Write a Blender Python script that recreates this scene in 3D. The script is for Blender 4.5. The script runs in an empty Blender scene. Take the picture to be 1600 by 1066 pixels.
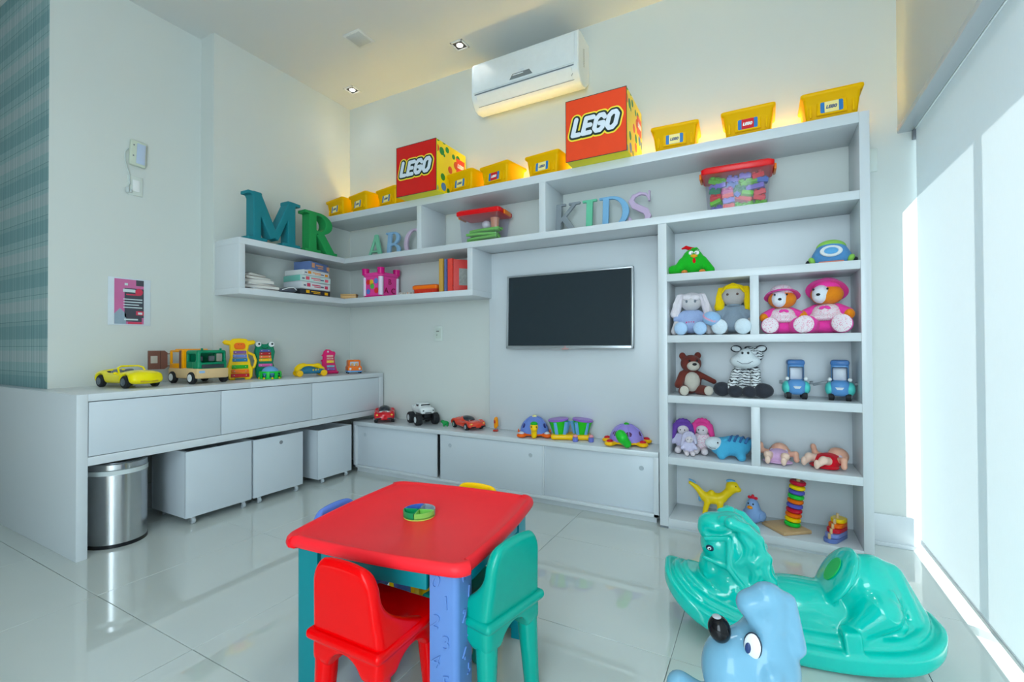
import bpy, bmesh, math, random
import numpy as np
from mathutils import Vector, Matrix, Euler

scene = bpy.context.scene
col = scene.collection
PI = math.pi
random.seed(7)

# ------------------------------------------------------------------ camera, light, exposure
cam_data = bpy.data.cameras.new('camera')
cam_data.sensor_fit = 'HORIZONTAL'
cam_data.sensor_width = 36.0
cam_data.lens = 36.0 * 720.93 / 1600.0
cam_data.clip_start = 0.05
camera = bpy.data.objects.new('camera', cam_data)
col.objects.link(camera)
yaw, pitch, roll = math.radians(28.458), math.radians(.6034), math.radians(-.2404)
right0 = Vector((math.cos(yaw), math.sin(yaw), 0)); fwd0 = Vector((-math.sin(yaw), math.cos(yaw), 0)); zz = Vector((0, 0, 1))
fwd = fwd0 * math.cos(pitch) + zz * math.sin(pitch)
up0 = -fwd0 * math.sin(pitch) + zz * math.cos(pitch)
rt = right0 * math.cos(roll) + up0 * math.sin(roll)
up = -right0 * math.sin(roll) + up0 * math.cos(roll)
M = Matrix.Identity(4)
for i in range(3):
    M[i][0], M[i][1], M[i][2] = rt[i], up[i], -fwd[i]
M[2][3] = 1.0
camera.matrix_world = M
scene.camera = camera

scene.view_settings.view_transform = 'Standard'
scene.view_settings.look = 'None'
scene.view_settings.gamma = 1.0
scene.view_settings.use_curve_mapping = False
scene.view_settings.exposure = 0.34

world = bpy.data.worlds.new('sky'); scene.world = world
world.use_nodes = True
bg = world.node_tree.nodes['Background']
bg.inputs['Color'].default_value = (0.72, 0.92, 1.03, 1)
bg.inputs['Strength'].default_value = 1.5

sun_data = bpy.data.lights.new('sun', 'SUN')
sun_data.energy = 9.0; sun_data.angle = math.radians(.6); sun_data.color = (1, .97, .92)
sun = bpy.data.objects.new('sun', sun_data); col.objects.link(sun)
sun.rotation_euler = Vector((-.62, .34, -.76)).to_track_quat('-Z', 'Y').to_euler()

# wide soft fill light added behind the camera, no seen source
area_data = bpy.data.lights.new('rear_fill_light', 'AREA')
area_data.shape = 'RECTANGLE'; area_data.size = 2.2; area_data.size_y = 2.4
area_data.energy = 92; area_data.color = (.78, .95, 1.05)
area = bpy.data.objects.new('rear_fill_light', area_data); col.objects.link(area)
area.location = (.2, -2.0, 1.6)
area.rotation_euler = Vector((-.35, 1, -.10)).to_track_quat('-Z', 'Y').to_euler()

# ------------------------------------------------------------------ materials
def lin(c):
    c = c / 255.0
    return c / 12.92 if c <= .04045 else ((c + .055) / 1.055) ** 2.4

MATS = {}
def mat(name, rgb, rough=.45, metal=0., var=.04, scale=30., bump=0., coat=0., spec=.5, emit=None, trans=0., sheen=0., ior=1.45):
    """principled material with a procedural tone variation (and fine relief for cloth, wood grain...)"""
    if name in MATS: return MATS[name]
    m = bpy.data.materials.new(name); m.use_nodes = True
    nt = m.node_tree; b = nt.nodes['Principled BSDF']
    c = tuple(lin(v) for v in rgb)
    tc = nt.nodes.new('ShaderNodeTexCoord')
    nz = nt.nodes.new('ShaderNodeTexNoise'); nz.inputs['Scale'].default_value = scale; nz.inputs['Detail'].default_value = 3
    nt.links.new(tc.outputs['Object'], nz.inputs['Vector'])
    mx = nt.nodes.new('ShaderNodeMix'); mx.data_type = 'RGBA'
    mx.inputs['A'].default_value = (*[max(0, v * (1 - var)) for v in c], 1)
    mx.inputs['B'].default_value = (*[min(1, v * (1 + var)) for v in c], 1)
    nt.links.new(nz.outputs['Fac'], mx.inputs['Factor'])
    nt.links.new(mx.outputs['Result'], b.inputs['Base Color'])
    b.inputs['Roughness'].default_value = rough
    b.inputs['Metallic'].default_value = metal
    b.inputs['Specular IOR Level'].default_value = spec
    b.inputs['IOR'].default_value = ior
    b.inputs['Coat Weight'].default_value = coat
    b.inputs['Coat Roughness'].default_value = .06
    b.inputs['Sheen Weight'].default_value = sheen
    b.inputs['Transmission Weight'].default_value = trans
    if bump:
        bp = nt.nodes.new('ShaderNodeBump'); bp.inputs['Strength'].default_value = bump; bp.inputs['Distance'].default_value = .004
        nt.links.new(nz.outputs['Fac'], bp.inputs['Height']); nt.links.new(bp.outputs['Normal'], b.inputs['Normal'])
    if emit:
        b.inputs['Emission Color'].default_value = (*[lin(v) for v in emit[0]], 1); b.inputs['Emission Strength'].default_value = emit[1]
    MATS[name] = m
    return m

def plastic(name, rgb, rough=.28): return mat('plastic_' + name, rgb, rough, var=.03, coat=.08, spec=.3)
def plush(name, rgb): return mat('plush_' + name, rgb, .95, var=.10, scale=220, bump=.5, spec=.1, sheen=.15)

def fract_ramp(nt, sock, period, stops, interp='CONSTANT'):
    d = nt.nodes.new('ShaderNodeMath'); d.operation = 'DIVIDE'; d.inputs[1].default_value = period; nt.links.new(sock, d.inputs[0])
    f = nt.nodes.new('ShaderNodeMath'); f.operation = 'FRACT'; nt.links.new(d.outputs[0], f.inputs[0])
    r = nt.nodes.new('ShaderNodeValToRGB'); r.color_ramp.interpolation = interp
    while len(r.color_ramp.elements) < len(stops): r.color_ramp.elements.new(.5)
    for e, (p, c) in zip(r.color_ramp.elements, stops):
        e.position = p; e.color = (*[lin(v) for v in c], 1)
    nt.links.new(f.outputs[0], r.inputs[0])
    return r

def plaid_material():
    m = bpy.data.materials.new('plaid_wallpaper'); m.use_nodes = True
    nt = m.node_tree; b = nt.nodes['Principled BSDF']; b.inputs['Roughness'].default_value = .8
    tc = nt.nodes.new('ShaderNodeTexCoord'); sp = nt.nodes.new('ShaderNodeSeparateXYZ')
    nt.links.new(tc.outputs['Object'], sp.inputs[0])
    h = fract_ramp(nt, sp.outputs['Z'], .285, [(0, (160, 190, 191)), (.03, (126, 158, 160)), (.042, (168, 196, 197)), (.22, (190, 204, 205)), (.45, (170, 198, 199)),
                                               (.53, (130, 162, 164)), (.542, (168, 196, 197)), (.68, (142, 178, 181)), (.95, (160, 190, 191))])
    v = fract_ramp(nt, sp.outputs['X'], .115, [(0, (255, 255, 255)), (.08, (205, 218, 218)), (.14, (250, 252, 252)), (.30, (214, 226, 226)), (.36, (250, 252, 252)), (.42, (208, 220, 220)),
                                               (.46, (250, 250, 250)), (.66, (222, 232, 232)), (.70, (190, 208, 208)), (.74, (236, 244, 244)), (.9, (214, 226, 226))])
    mx = nt.nodes.new('ShaderNodeMix'); mx.data_type = 'RGBA'; mx.blend_type = 'MULTIPLY'; mx.inputs['Factor'].default_value = 1
    nt.links.new(h.outputs[0], mx.inputs['A']); nt.links.new(v.outputs[0], mx.inputs['B']); nt.links.new(mx.outputs['Result'], b.inputs['Base Color'])
    return m

def dots_material():
    m = bpy.data.materials.new('printed_coloured_pieces'); m.use_nodes = True
    nt = m.node_tree; b = nt.nodes['Principled BSDF']; b.inputs['Roughness'].default_value = .4
    tc = nt.nodes.new('ShaderNodeTexCoord'); vo = nt.nodes.new('ShaderNodeTexVoronoi'); vo.inputs['Scale'].default_value = 14; vo.inputs['Randomness'].default_value = .75
    nt.links.new(tc.outputs['Object'], vo.inputs['Vector'])
    sp = nt.nodes.new('ShaderNodeSeparateColor'); nt.links.new(vo.outputs['Color'], sp.inputs[0])
    r = nt.nodes.new('ShaderNodeValToRGB'); r.color_ramp.interpolation = 'CONSTANT'
    for _ in range(2): r.color_ramp.elements.new(.5)
    for e, (p, c) in zip(r.color_ramp.elements, [(0, (20, 140, 50)), (.33, (235, 90, 20)), (.62, (70, 130, 190)), (.85, (20, 140, 50))]):
        e.position = p; e.color = (*[lin(x) for x in c], 1)
    nt.links.new(sp.outputs[0], r.inputs[0])
    lt = nt.nodes.new('ShaderNodeMath'); lt.operation = 'LESS_THAN'; lt.inputs[1].default_value = .41; nt.links.new(vo.outputs['Distance'], lt.inputs[0])
    mx = nt.nodes.new('ShaderNodeMix'); mx.data_type = 'RGBA'; mx.inputs['A'].default_value = (*[lin(x) for x in (255, 226, 0)], 1)
    nt.links.new(lt.outputs[0], mx.inputs['Factor']); nt.links.new(r.outputs[0], mx.inputs['B']); nt.links.new(mx.outputs['Result'], b.inputs['Base Color'])
    return m

def stripes_material(name, a, c, scale, thr=.5, dist=3., axis='Z', rough=.95):
    m = bpy.data.materials.new(name); m.use_nodes = True
    nt = m.node_tree; b = nt.nodes['Principled BSDF']; b.inputs['Roughness'].default_value = rough; b.inputs['Specular IOR Level'].default_value = .1
    tc = nt.nodes.new('ShaderNodeTexCoord'); w = nt.nodes.new('ShaderNodeTexWave'); w.bands_direction = axis
    w.inputs['Scale'].default_value = scale; w.inputs['Distortion'].default_value = dist; w.inputs['Detail'].default_value = 1.5; w.inputs['Detail Scale'].default_value = 2.
    nt.links.new(tc.outputs['Object'], w.inputs['Vector'])
    r = nt.nodes.new('ShaderNodeValToRGB'); r.color_ramp.elements[0].position = thr - .08; r.color_ramp.elements[1].position = thr + .08
    r.color_ramp.elements[0].color = (*[lin(x) for x in a], 1); r.color_ramp.elements[1].color = (*[lin(x) for x in c], 1)
    nt.links.new(w.outputs['Fac'], r.inputs[0]); nt.links.new(r.outputs[0], b.inputs['Base Color'])
    return m

def speckle_material(name, a, c, scale=160, thr=.34):
    m = bpy.data.materials.new(name); m.use_nodes = True
    nt = m.node_tree; b = nt.nodes['Principled BSDF']; b.inputs['Roughness'].default_value = .95; b.inputs['Specular IOR Level'].default_value = .1
    tc = nt.nodes.new('ShaderNodeTexCoord'); v = nt.nodes.new('ShaderNodeTexVoronoi'); v.inputs['Scale'].default_value = scale
    nt.links.new(tc.outputs['Object'], v.inputs['Vector'])
    r = nt.nodes.new('ShaderNodeValToRGB'); r.color_ramp.elements[0].position = thr - .05; r.color_ramp.elements[1].position = thr + .05
    r.color_ramp.elements[0].color = (*[lin(x) for x in a], 1); r.color_ramp.elements[1].color = (*[lin(x) for x in c], 1)
    nt.links.new(v.outputs['Distance'], r.inputs[0]); nt.links.new(r.outputs[0], b.inputs['Base Color'])
    return m

def clear_material(name, tint, gloss=.12, haze=.10):
    m = bpy.data.materials.new(name); m.use_nodes = True
    nt = m.node_tree; out = nt.nodes['Material Output']; nt.nodes.remove(nt.nodes['Principled BSDF'])
    t = nt.nodes.new('ShaderNodeBsdfTransparent'); t.inputs[0].default_value = (*tint, 1)
    g = nt.nodes.new('ShaderNodeBsdfGlossy'); g.inputs['Roughness'].default_value = .05
    d = nt.nodes.new('ShaderNodeBsdfDiffuse'); d.inputs[0].default_value = (.9, .92, .95, 1)
    a = nt.nodes.new('ShaderNodeMixShader'); a.inputs[0].default_value = gloss
    nt.links.new(t.outputs[0], a.inputs[1]); nt.links.new(g.outputs[0], a.inputs[2])
    c = nt.nodes.new('ShaderNodeMixShader'); c.inputs[0].default_value = haze
    nt.links.new(a.outputs[0], c.inputs[1]); nt.links.new(d.outputs[0], c.inputs[2]); nt.links.new(c.outputs[0], out.inputs[0])
    return m

def blind_material():
    m = bpy.data.materials.new('blind_fabric'); m.use_nodes = True
    nt = m.node_tree; out = nt.nodes['Material Output']; nt.nodes.remove(nt.nodes['Principled BSDF'])
    tc = nt.nodes.new('ShaderNodeTexCoord'); nz = nt.nodes.new('ShaderNodeTexNoise'); nz.inputs['Scale'].default_value = 60
    mp = nt.nodes.new('ShaderNodeMapping'); mp.inputs['Scale'].default_value = (1, 4, .4)
    nt.links.new(tc.outputs['Object'], mp.inputs[0]); nt.links.new(mp.outputs[0], nz.inputs['Vector'])
    r = nt.nodes.new('ShaderNodeValToRGB'); r.color_ramp.elements[0].color = (.88, .92, .93, 1); r.color_ramp.elements[1].color = (.93, .96, .97, 1)
    nt.links.new(nz.outputs['Fac'], r.inputs[0])
    d = nt.nodes.new('ShaderNodeBsdfDiffuse'); t = nt.nodes.new('ShaderNodeBsdfTranslucent')
    nt.links.new(r.outputs[0], d.inputs[0]); nt.links.new(r.outputs[0], t.inputs[0])
    a = nt.nodes.new('ShaderNodeMixShader'); a.inputs[0].default_value = BLIND_T
    nt.links.new(d.outputs[0], a.inputs[1]); nt.links.new(t.outputs[0], a.inputs[2]); nt.links.new(a.outputs[0], out.inputs[0])
    return m
def translucent(m, rgb, amount):
    """let part of the light through a thin plastic wall"""
    nt = m.node_tree; out = nt.nodes['Material Output']; b = nt.nodes['Principled BSDF']
    t = nt.nodes.new('ShaderNodeBsdfTranslucent'); t.inputs[0].default_value = (*[lin(v) for v in rgb], 1)
    a = nt.nodes.new('ShaderNodeMixShader'); a.inputs[0].default_value = amount
    nt.links.new(b.outputs[0], a.inputs[1]); nt.links.new(t.outputs[0], a.inputs[2]); nt.links.new(a.outputs[0], out.inputs[0])
    return m
BLIND_T = .35; LED = 30.0

WALL = mat('wall_paint', (212, 217, 213), .65, var=.01, scale=4)
CEIL = mat('ceiling_paint', (214, 217, 215), .8, var=.01, scale=4)
WHITE = mat('white_laminate', (210, 216, 220), .27, var=.01, scale=6)
WHITE2 = mat('white_laminate_fronts', (206, 214, 221), .27, var=.01, scale=6)
DARKGAP = mat('dark_gap', (140, 148, 154), .8)
FLOOR = mat('polished_tile', (200, 207, 203), .02, var=.03, scale=3, spec=1.0, ior=1.6)
GROUT = mat('grout', (176, 184, 182), .7)
CHROME = mat('chrome', (215, 218, 222), .18, 1.)
STEEL = mat('brushed_steel', (190, 192, 194), .22, 1., var=.05, scale=60)
BLACK = plastic('black', (22, 24, 28), .35)
RUBBER = mat('rubber_black', (30, 32, 36), .7, bump=.2, scale=120)
GREY = plastic('grey', (120, 126, 132))
PWHITE = plastic('white', (236, 238, 238))
YEL = plastic('yellow', (255, 200, 0)); ORANGE = plastic('orange', (250, 110, 10)); RED = plastic('red', (224, 8, 16), .22)
GREEN = plastic('green', (30, 175, 40)); BLUE = plastic('blue', (80, 110, 200)); PINK = plastic('pink', (235, 30, 130)); PURPLE = plastic('purple', (130, 90, 190))
SKYB = plastic('sky_blue', (110, 170, 225)); TEALP = plastic('teal', (0, 170, 155), .2); LILAC = plastic('lilac', (165, 150, 225))
WOOD = mat('pale_wood', (224, 190, 140), .5, var=.10, scale=14)
BROWNW = mat('brown_wood', (120, 78, 66), .5, var=.12, scale=18)
SKIN = mat('doll_skin', (240, 190, 165), .5)
LGLASS = mat('dark_car_glass', (40, 46, 54), .1, spec=.7)

# ------------------------------------------------------------------ geometry helpers: every shape is (vertices, faces)
def rotm(rot): return np.array(Euler(rot).to_matrix()) if rot is not None else np.eye(3)
def xf(g, rot=None, loc=(0, 0, 0), scl=None):
    V, F = g; V = np.asarray(V, float)
    if scl is not None: V = V * np.asarray(scl)
    return (V @ rotm(rot).T + np.asarray(loc), F)

_boxcache = {}
def box(c, s, bev=0., rot=None, seg=2):
    key = (round(s[0], 5), round(s[1], 5), round(s[2], 5), round(bev, 5), seg)
    if key not in _boxcache:
        bm = bmesh.new(); bmesh.ops.create_cube(bm, size=1.0)
        for v in bm.verts: v.co = Vector((v.co.x * s[0], v.co.y * s[1], v.co.z * s[2]))
        if bev > 0: bmesh.ops.bevel(bm, geom=list(bm.edges), offset=min(bev, .49 * min(s)), segments=seg, profile=.5, affect='EDGES')
        bm.verts.index_update()
        _boxcache[key] = (np.array([v.co[:] for v in bm.verts]), [tuple(v.index for v in f.verts) for f in bm.faces]); bm.free()
    V, F = _boxcache[key]
    return (V @ rotm(rot).T + np.asarray(c), F)
def slab(x0, x1, y0, y1, z0, z1, bev=0.): return box(((x0 + x1) / 2, (y0 + y1) / 2, (z0 + z1) / 2), (x1 - x0, y1 - y0, z1 - z0), bev)

def lathe(prof, seg=24, c=(0, 0, 0), rot=None, scl=None):
    V, F = [], []
    n = len(prof)
    for r, z in prof:
        for k in range(seg):
            a = 2 * PI * k / seg; V.append((r * math.cos(a), r * math.sin(a), z))
    for i in range(n - 1):
        for k in range(seg):
            k2 = (k + 1) % seg
            F.append((i * seg + k, i * seg + k2, (i + 1) * seg + k2, (i + 1) * seg + k))
    if prof[0][0] > 1e-6: F.append(tuple(range(seg))[::-1])
    if prof[-1][0] > 1e-6: F.append(tuple((n - 1) * seg + k for k in range(seg)))
    return xf((V, F), rot, c, scl)
def cyl(c, r, h, rot=None, seg=20, r2=None, bev=.0):
    r2 = r if r2 is None else r2; b = bev
    prof = [(r, -h / 2), (r2, h / 2)] if b <= 0 else [(r - b, -h / 2), (r, -h / 2 + b), (r2, h / 2 - b), (r2 - b, h / 2)]
    return lathe(prof, seg, c, rot)
AX, AY = (0, PI / 2, 0), (PI / 2, 0, 0)     # turn a z axis to x / to y
def ell(c, r, rot=None, seg=18, rings=10):
    if not hasattr(r, '__len__'): r = (r, r, r)
    prof = [(math.sin(PI * i / rings) if 0 < i < rings else 1e-7, -math.cos(PI * i / rings)) for i in range(rings + 1)]
    V, F = lathe(prof, seg)
    return xf((V, F), rot, c, r)
def torus(c, R, r, rot=None, seg=28, m=10, scl=None):
    V = [((R + r * math.cos(2 * PI * j / m)) * math.cos(2 * PI * i / seg), (R + r * math.cos(2 * PI * j / m)) * math.sin(2 * PI * i / seg), r * math.sin(2 * PI * j / m)) for i in range(seg) for j in range(m)]
    F = [(i * m + j, ((i + 1) % seg) * m + j, ((i + 1) % seg) * m + (j + 1) % m, i * m + (j + 1) % m) for i in range(seg) for j in range(m)]
    return xf((V, F), rot, c, scl)
def tube(pts, r, seg=8):
    P = [Vector(p) for p in pts]; n = len(P)
    R = list(r) if hasattr(r, '__len__') else [r] * n
    V, F = [], []; prev = None
    for i in range(n):
        t = (P[min(i + 1, n - 1)] - P[max(i - 1, 0)]).normalized()
        if prev is None:
            a = Vector((0, 0, 1)) if abs(t.z) < .9 else Vector((1, 0, 0)); u = t.cross(a).normalized()
        else: u = (prev - t * prev.dot(t)).normalized()
        prev = u; w = t.cross(u)
        for k in range(seg):
            a = 2 * PI * k / seg; V.append(tuple(P[i] + (u * math.cos(a) + w * math.sin(a)) * R[i]))
    for i in range(n - 1):
        for k in range(seg): F.append((i * seg + k, i * seg + (k + 1) % seg, (i + 1) * seg + (k + 1) % seg, (i + 1) * seg + k))
    F.append(tuple(range(seg))[::-1]); F.append(tuple((n - 1) * seg + k for k in range(seg)))
    return (np.array(V), F)
def prism(poly, t, plane='xz', c=(0, 0, 0), rot=None, bev=0.):
    """outline in a plane, thickness t centred on it; xz: outline faces -y"""
    area_ = sum(poly[i][0] * poly[(i + 1) % len(poly)][1] - poly[(i + 1) % len(poly)][0] * poly[i][1] for i in range(len(poly)))
    if area_ < 0: poly = poly[::-1]
    n = len(poly)
    mp = {'xz': lambda a, b, d: (a, -d, b), 'xy': lambda a, b, d: (a, b, d), 'yz': lambda a, b, d: (d, a, b)}[plane]
    if bev > 0:
        cx = sum(p[0] for p in poly) / n; cy = sum(p[1] for p in poly) / n
        ins = []
        for i in range(n):
            p0, p1, p2 = poly[i - 1], poly[i], poly[(i + 1) % n]
            e1 = Vector((p1[0] - p0[0], p1[1] - p0[1])); e2 = Vector((p2[0] - p1[0], p2[1] - p1[1]))
            n1 = Vector((-e1.y, e1.x)); n2 = Vector((-e2.y, e2.x))
            if n1.length: n1.normalize()
            if n2.length: n2.normalize()
            b = n1 + n2
            if b.length < 1e-6: b = n1
            b.normalize(); d = max(.4, b.dot(n1))
            ins.append((p1[0] + b.x * bev / d, p1[1] + b.y * bev / d))
        rings = [(ins, -t / 2), (poly, -t / 2 + bev), (poly, t / 2 - bev), (ins, t / 2)]
    else: rings = [(poly, -t / 2), (poly, t / 2)]
    V = [mp(a, b, d) for ring, d in rings for a, b in ring]
    F = [tuple(range(n))[::-1], tuple((len(rings) - 1) * n + i for i in range(n))]
    for r in range(len(rings) - 1):
        for i in range(n): F.append((r * n + i, r * n + (i + 1) % n, (r + 1) * n + (i + 1) % n, (r + 1) * n + i))
    return xf((V, F), rot, c)
def rrect(w, h, r, seg=4, cx=0, cy=0):
    pts = []
    for qx, qy, a0 in ((1, 1, 0), (-1, 1, 90), (-1, -1, 180), (1, -1, 270)):
        for k in range(seg + 1):
            a = math.radians(a0 + 90 * k / seg); pts.append((cx + qx * (w / 2 - r) + r * math.cos(a), cy + qy * (h / 2 - r) + r * math.sin(a)))
    return pts
def join(gs):
    V, F, o = [], [], 0
    for v, f in gs:
        V.append(np.asarray(v, float)); F += [tuple(i + o for i in q) for q in f]; o += len(v)
    return (np.concatenate(V), F)

def ob(name, g, m, parent=None, ang=38, **props):
    if isinstance(g, list): g = join(g)
    V, F = g
    me = bpy.data.meshes.new(name); me.from_pydata([tuple(map(float, v)) for v in V], [], F)
    me.materials.append(m)
    for p in me.polygons: p.use_smooth = True
    if ang < 180: me.set_sharp_from_angle(angle=math.radians(ang))
    me.update()
    o = bpy.data.objects.new(name, me); col.objects.link(o)
    if parent is not None: o.parent = parent
    for k, v in props.items(): o[k] = v
    return o
def each(name, gs, m, parent=None, **kw):
    """one object per piece"""
    return [ob(name, g, m, parent, **kw) for g in gs]
def thing(name, label, cat, loc=(0, 0, 0), rz=0., group=None, rot=None):
    o = bpy.data.objects.new(name, None); o.empty_display_size = .05; col.objects.link(o)
    o.location = loc; o.rotation_euler = rot if rot else (0, 0, rz)
    o['label'] = label; o['category'] = cat
    if group: o['group'] = group
    return o
def tag(o, label, cat, group=None):
    o['label'] = label; o['category'] = cat
    if group: o['group'] = group
    return o
def kids(o): return [c for c in col.objects if c.parent == o]
def dup(root, label, loc, rz, group=None):
    r = root.copy(); col.objects.link(r); r.location = loc; r.rotation_euler = (0, 0, rz); r['label'] = label
    if group: r['group'] = group
    for ch in list(kids(root)):
        c = ch.copy(); col.objects.link(c); c.parent = r
        for g in list(kids(ch)):
            d = g.copy(); col.objects.link(d); d.parent = c
    return r
def struct(name, g, m, parent=None, **kw):
    return ob(name, g, m, parent, kind='structure', **kw) if parent is None else ob(name, g, m, parent, **kw)

# ---- blended solid bodies: signed distances of simple solids, melted together and skinned with surface nets
def E(c, r, rot=None): return ('e', np.array(c, float), np.array(r if hasattr(r, '__len__') else (r, r, r), float), rotm(rot))
def K(a, b, r1, r2=None): return ('k', np.array(a, float), np.array(b, float), r1, r1 if r2 is None else r2)
def B(c, h, r=.01, rot=None): return ('b', np.array(c, float), np.array(h, float), r, rotm(rot))
def F2(f, lo, hi): return ('f', f, np.array(lo, float), np.array(hi, float))
def _bounds(p):
    t = p[0]
    if t == 'e': R = np.sqrt(((p[3] * p[2]) ** 2).sum(1)); return p[1] - R, p[1] + R
    if t == 'k': R = max(p[3], p[4]); return np.minimum(p[1], p[2]) - R, np.maximum(p[1], p[2]) + R
    if t == 'b': R = (np.abs(p[4]) * p[2]).sum(1); return p[1] - R, p[1] + R
    return p[2], p[3]
def _dist(p, X):
    t = p[0]
    if t == 'e':
        q = (X - p[1]) @ p[3]; k0 = np.sqrt(((q / p[2]) ** 2).sum(-1)); k1 = np.sqrt(((q / p[2] ** 2) ** 2).sum(-1)) + 1e-9
        return k0 * (k0 - 1) / k1
    if t == 'k':
        ba = p[2] - p[1]; pa = X - p[1]; h = np.clip((pa @ ba) / max(ba @ ba, 1e-9), 0, 1)
        return np.sqrt(((pa - h[..., None] * ba) ** 2).sum(-1)) - (p[3] + (p[4] - p[3]) * h)
    if t == 'b':
        q = np.abs((X - p[1]) @ p[4]) - (p[2] - p[3])
        return np.sqrt((np.maximum(q, 0) ** 2).sum(-1)) + np.minimum(q.max(-1), 0) - p[3]
    return p[1](X)
def body(prims, n=44, k=.012):
    """prims: solids, or (solid, blend), or ('cut', solid, blend)"""
    L = []
    for p in prims:
        if p[0] == 'cut': L.append((p[1], p[2], True))
        elif isinstance(p[0], tuple): L.append((p[0], p[1], False))
        else: L.append((p, k, False))
    bs = [_bounds(p) for p, _, cut in L if not cut]
    lo = np.min([b[0] for b in bs], 0); hi = np.max([b[1] for b in bs], 0)
    h = (hi - lo).max() / n; lo = lo - 2.2 * h; hi = hi + 2.2 * h
    dim = np.ceil((hi - lo) / h).astype(int) + 1
    ax = [lo[i] + h * np.arange(dim[i]) for i in range(3)]
    X = np.stack(np.meshgrid(*ax, indexing='ij'), -1)
    D = None
    for p, kk, cut in L:
        d = _dist(p, X)
        if D is None: D = d; continue
        if cut: a, b, s = -D, d, -1
        else: a, b, s = D, d, 1
        if kk > 0:
            t = np.clip(.5 + .5 * (b - a) / kk, 0, 1); D = s * (b + (a - b) * t - kk * t * (1 - t))
        else: D = s * np.minimum(a, b)
    return nets(D, lo, h)
def nets(D, lo, h):
    s = D < 0
    c = [s[i:s.shape[0] - 1 + i, j:s.shape[1] - 1 + j, k:s.shape[2] - 1 + k] for i in (0, 1) for j in (0, 1) for k in (0, 1)]
    cnt = sum(x.astype(int) for x in c); act = (cnt > 0) & (cnt < 8)
    idx = -np.ones(act.shape, int); I = np.argwhere(act); idx[act] = np.arange(len(I))
    acc = np.zeros((len(I), 3)); num = np.zeros(len(I))
    cor = [(i, j, k) for i in (0, 1) for j in (0, 1) for k in (0, 1)]
    for a in range(8):
        for b in range(a + 1, 8):
            if sum(abs(cor[a][q] - cor[b][q]) for q in range(3)) != 1: continue
            A = np.array(cor[a]); Bc = np.array(cor[b])
            va = D[tuple((I + A).T)]; vb = D[tuple((I + Bc).T)]; m = (va < 0) != (vb < 0)
            t = np.where(m, va / np.where(m, va - vb, 1), 0)
            acc += np.where(m[:, None], A + t[:, None] * (Bc - A), 0); num += m
    V = lo + h * (I + acc / num[:, None])
    F = []
    for axis in range(3):
        u, v = (axis + 1) % 3, (axis + 2) % 3
        sl0 = [slice(None)] * 3; sl1 = [slice(None)] * 3
        sl0[axis] = slice(0, -1); sl1[axis] = slice(1, None)
        ed = s[tuple(sl0)] != s[tuple(sl1)]
        Q = np.argwhere(ed)
        Q = Q[(Q[:, u] > 0) & (Q[:, v] > 0)]
        du = np.zeros(3, int); du[u] = 1; dv = np.zeros(3, int); dv[v] = 1
        q0 = idx[tuple((Q - du - dv).T)]; q1 = idx[tuple((Q - dv).T)]; q2 = idx[tuple(Q.T)]; q3 = idx[tuple((Q - du).T)]
        flip = ~s[tuple(Q.T)]
        for a, b, c_, d, f in zip(q0, q1, q2, q3, flip):
            F.append((d, c_, b, a) if f else (a, b, c_, d))
    return V, F
def sob(name, prims, m, parent=None, n=44, k=.012, **kw): return ob(name, body(prims, n, k), m, parent, ang=180, **kw)

# ---- lettering
def strokes2d(segs):
    """union of butt-ended bars ('b',x0,y0,x1,y1,w), round bars ('c',...), and clipped oval rings ('r',cx,cy,rx,ry,wx,wy,clip)"""
    def f(x, y):
        D = np.full(x.shape, 9.)
        for s in segs:
            if s[0] in 'bc':
                _, x0, y0, x1, y1, w = s; L = math.hypot(x1 - x0, y1 - y0); ux, uy = (x1 - x0) / L, (y1 - y0) / L
                a = (x - x0) * ux + (y - y0) * uy; b = -(x - x0) * uy + (y - y0) * ux
                if s[0] == 'b': d = np.maximum(np.abs(a - L / 2) - L / 2, np.abs(b) - w / 2)
                else: d = np.hypot(a - np.clip(a, 0, L), b) - w / 2
            else:
                _, cx, cy, rx, ry, wx, wy, clip = s
                def el(ax_, ay_): k0 = np.hypot((x - cx) / ax_, (y - cy) / ay_); k1 = np.hypot((x - cx) / ax_ ** 2, (y - cy) / ay_ ** 2) + 1e-9; return k0 * (k0 - 1) / k1
                d = np.maximum(el(rx, ry), -el(rx - wx, ry - wy))
                for (nx, ny, off) in clip: d = np.maximum(d, nx * x + ny * y - off)
            D = np.minimum(D, d)
        return D
    return f
def serif(xa, xb, y, t=.07): return ('b', xa, y, xb, y, t)
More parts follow.
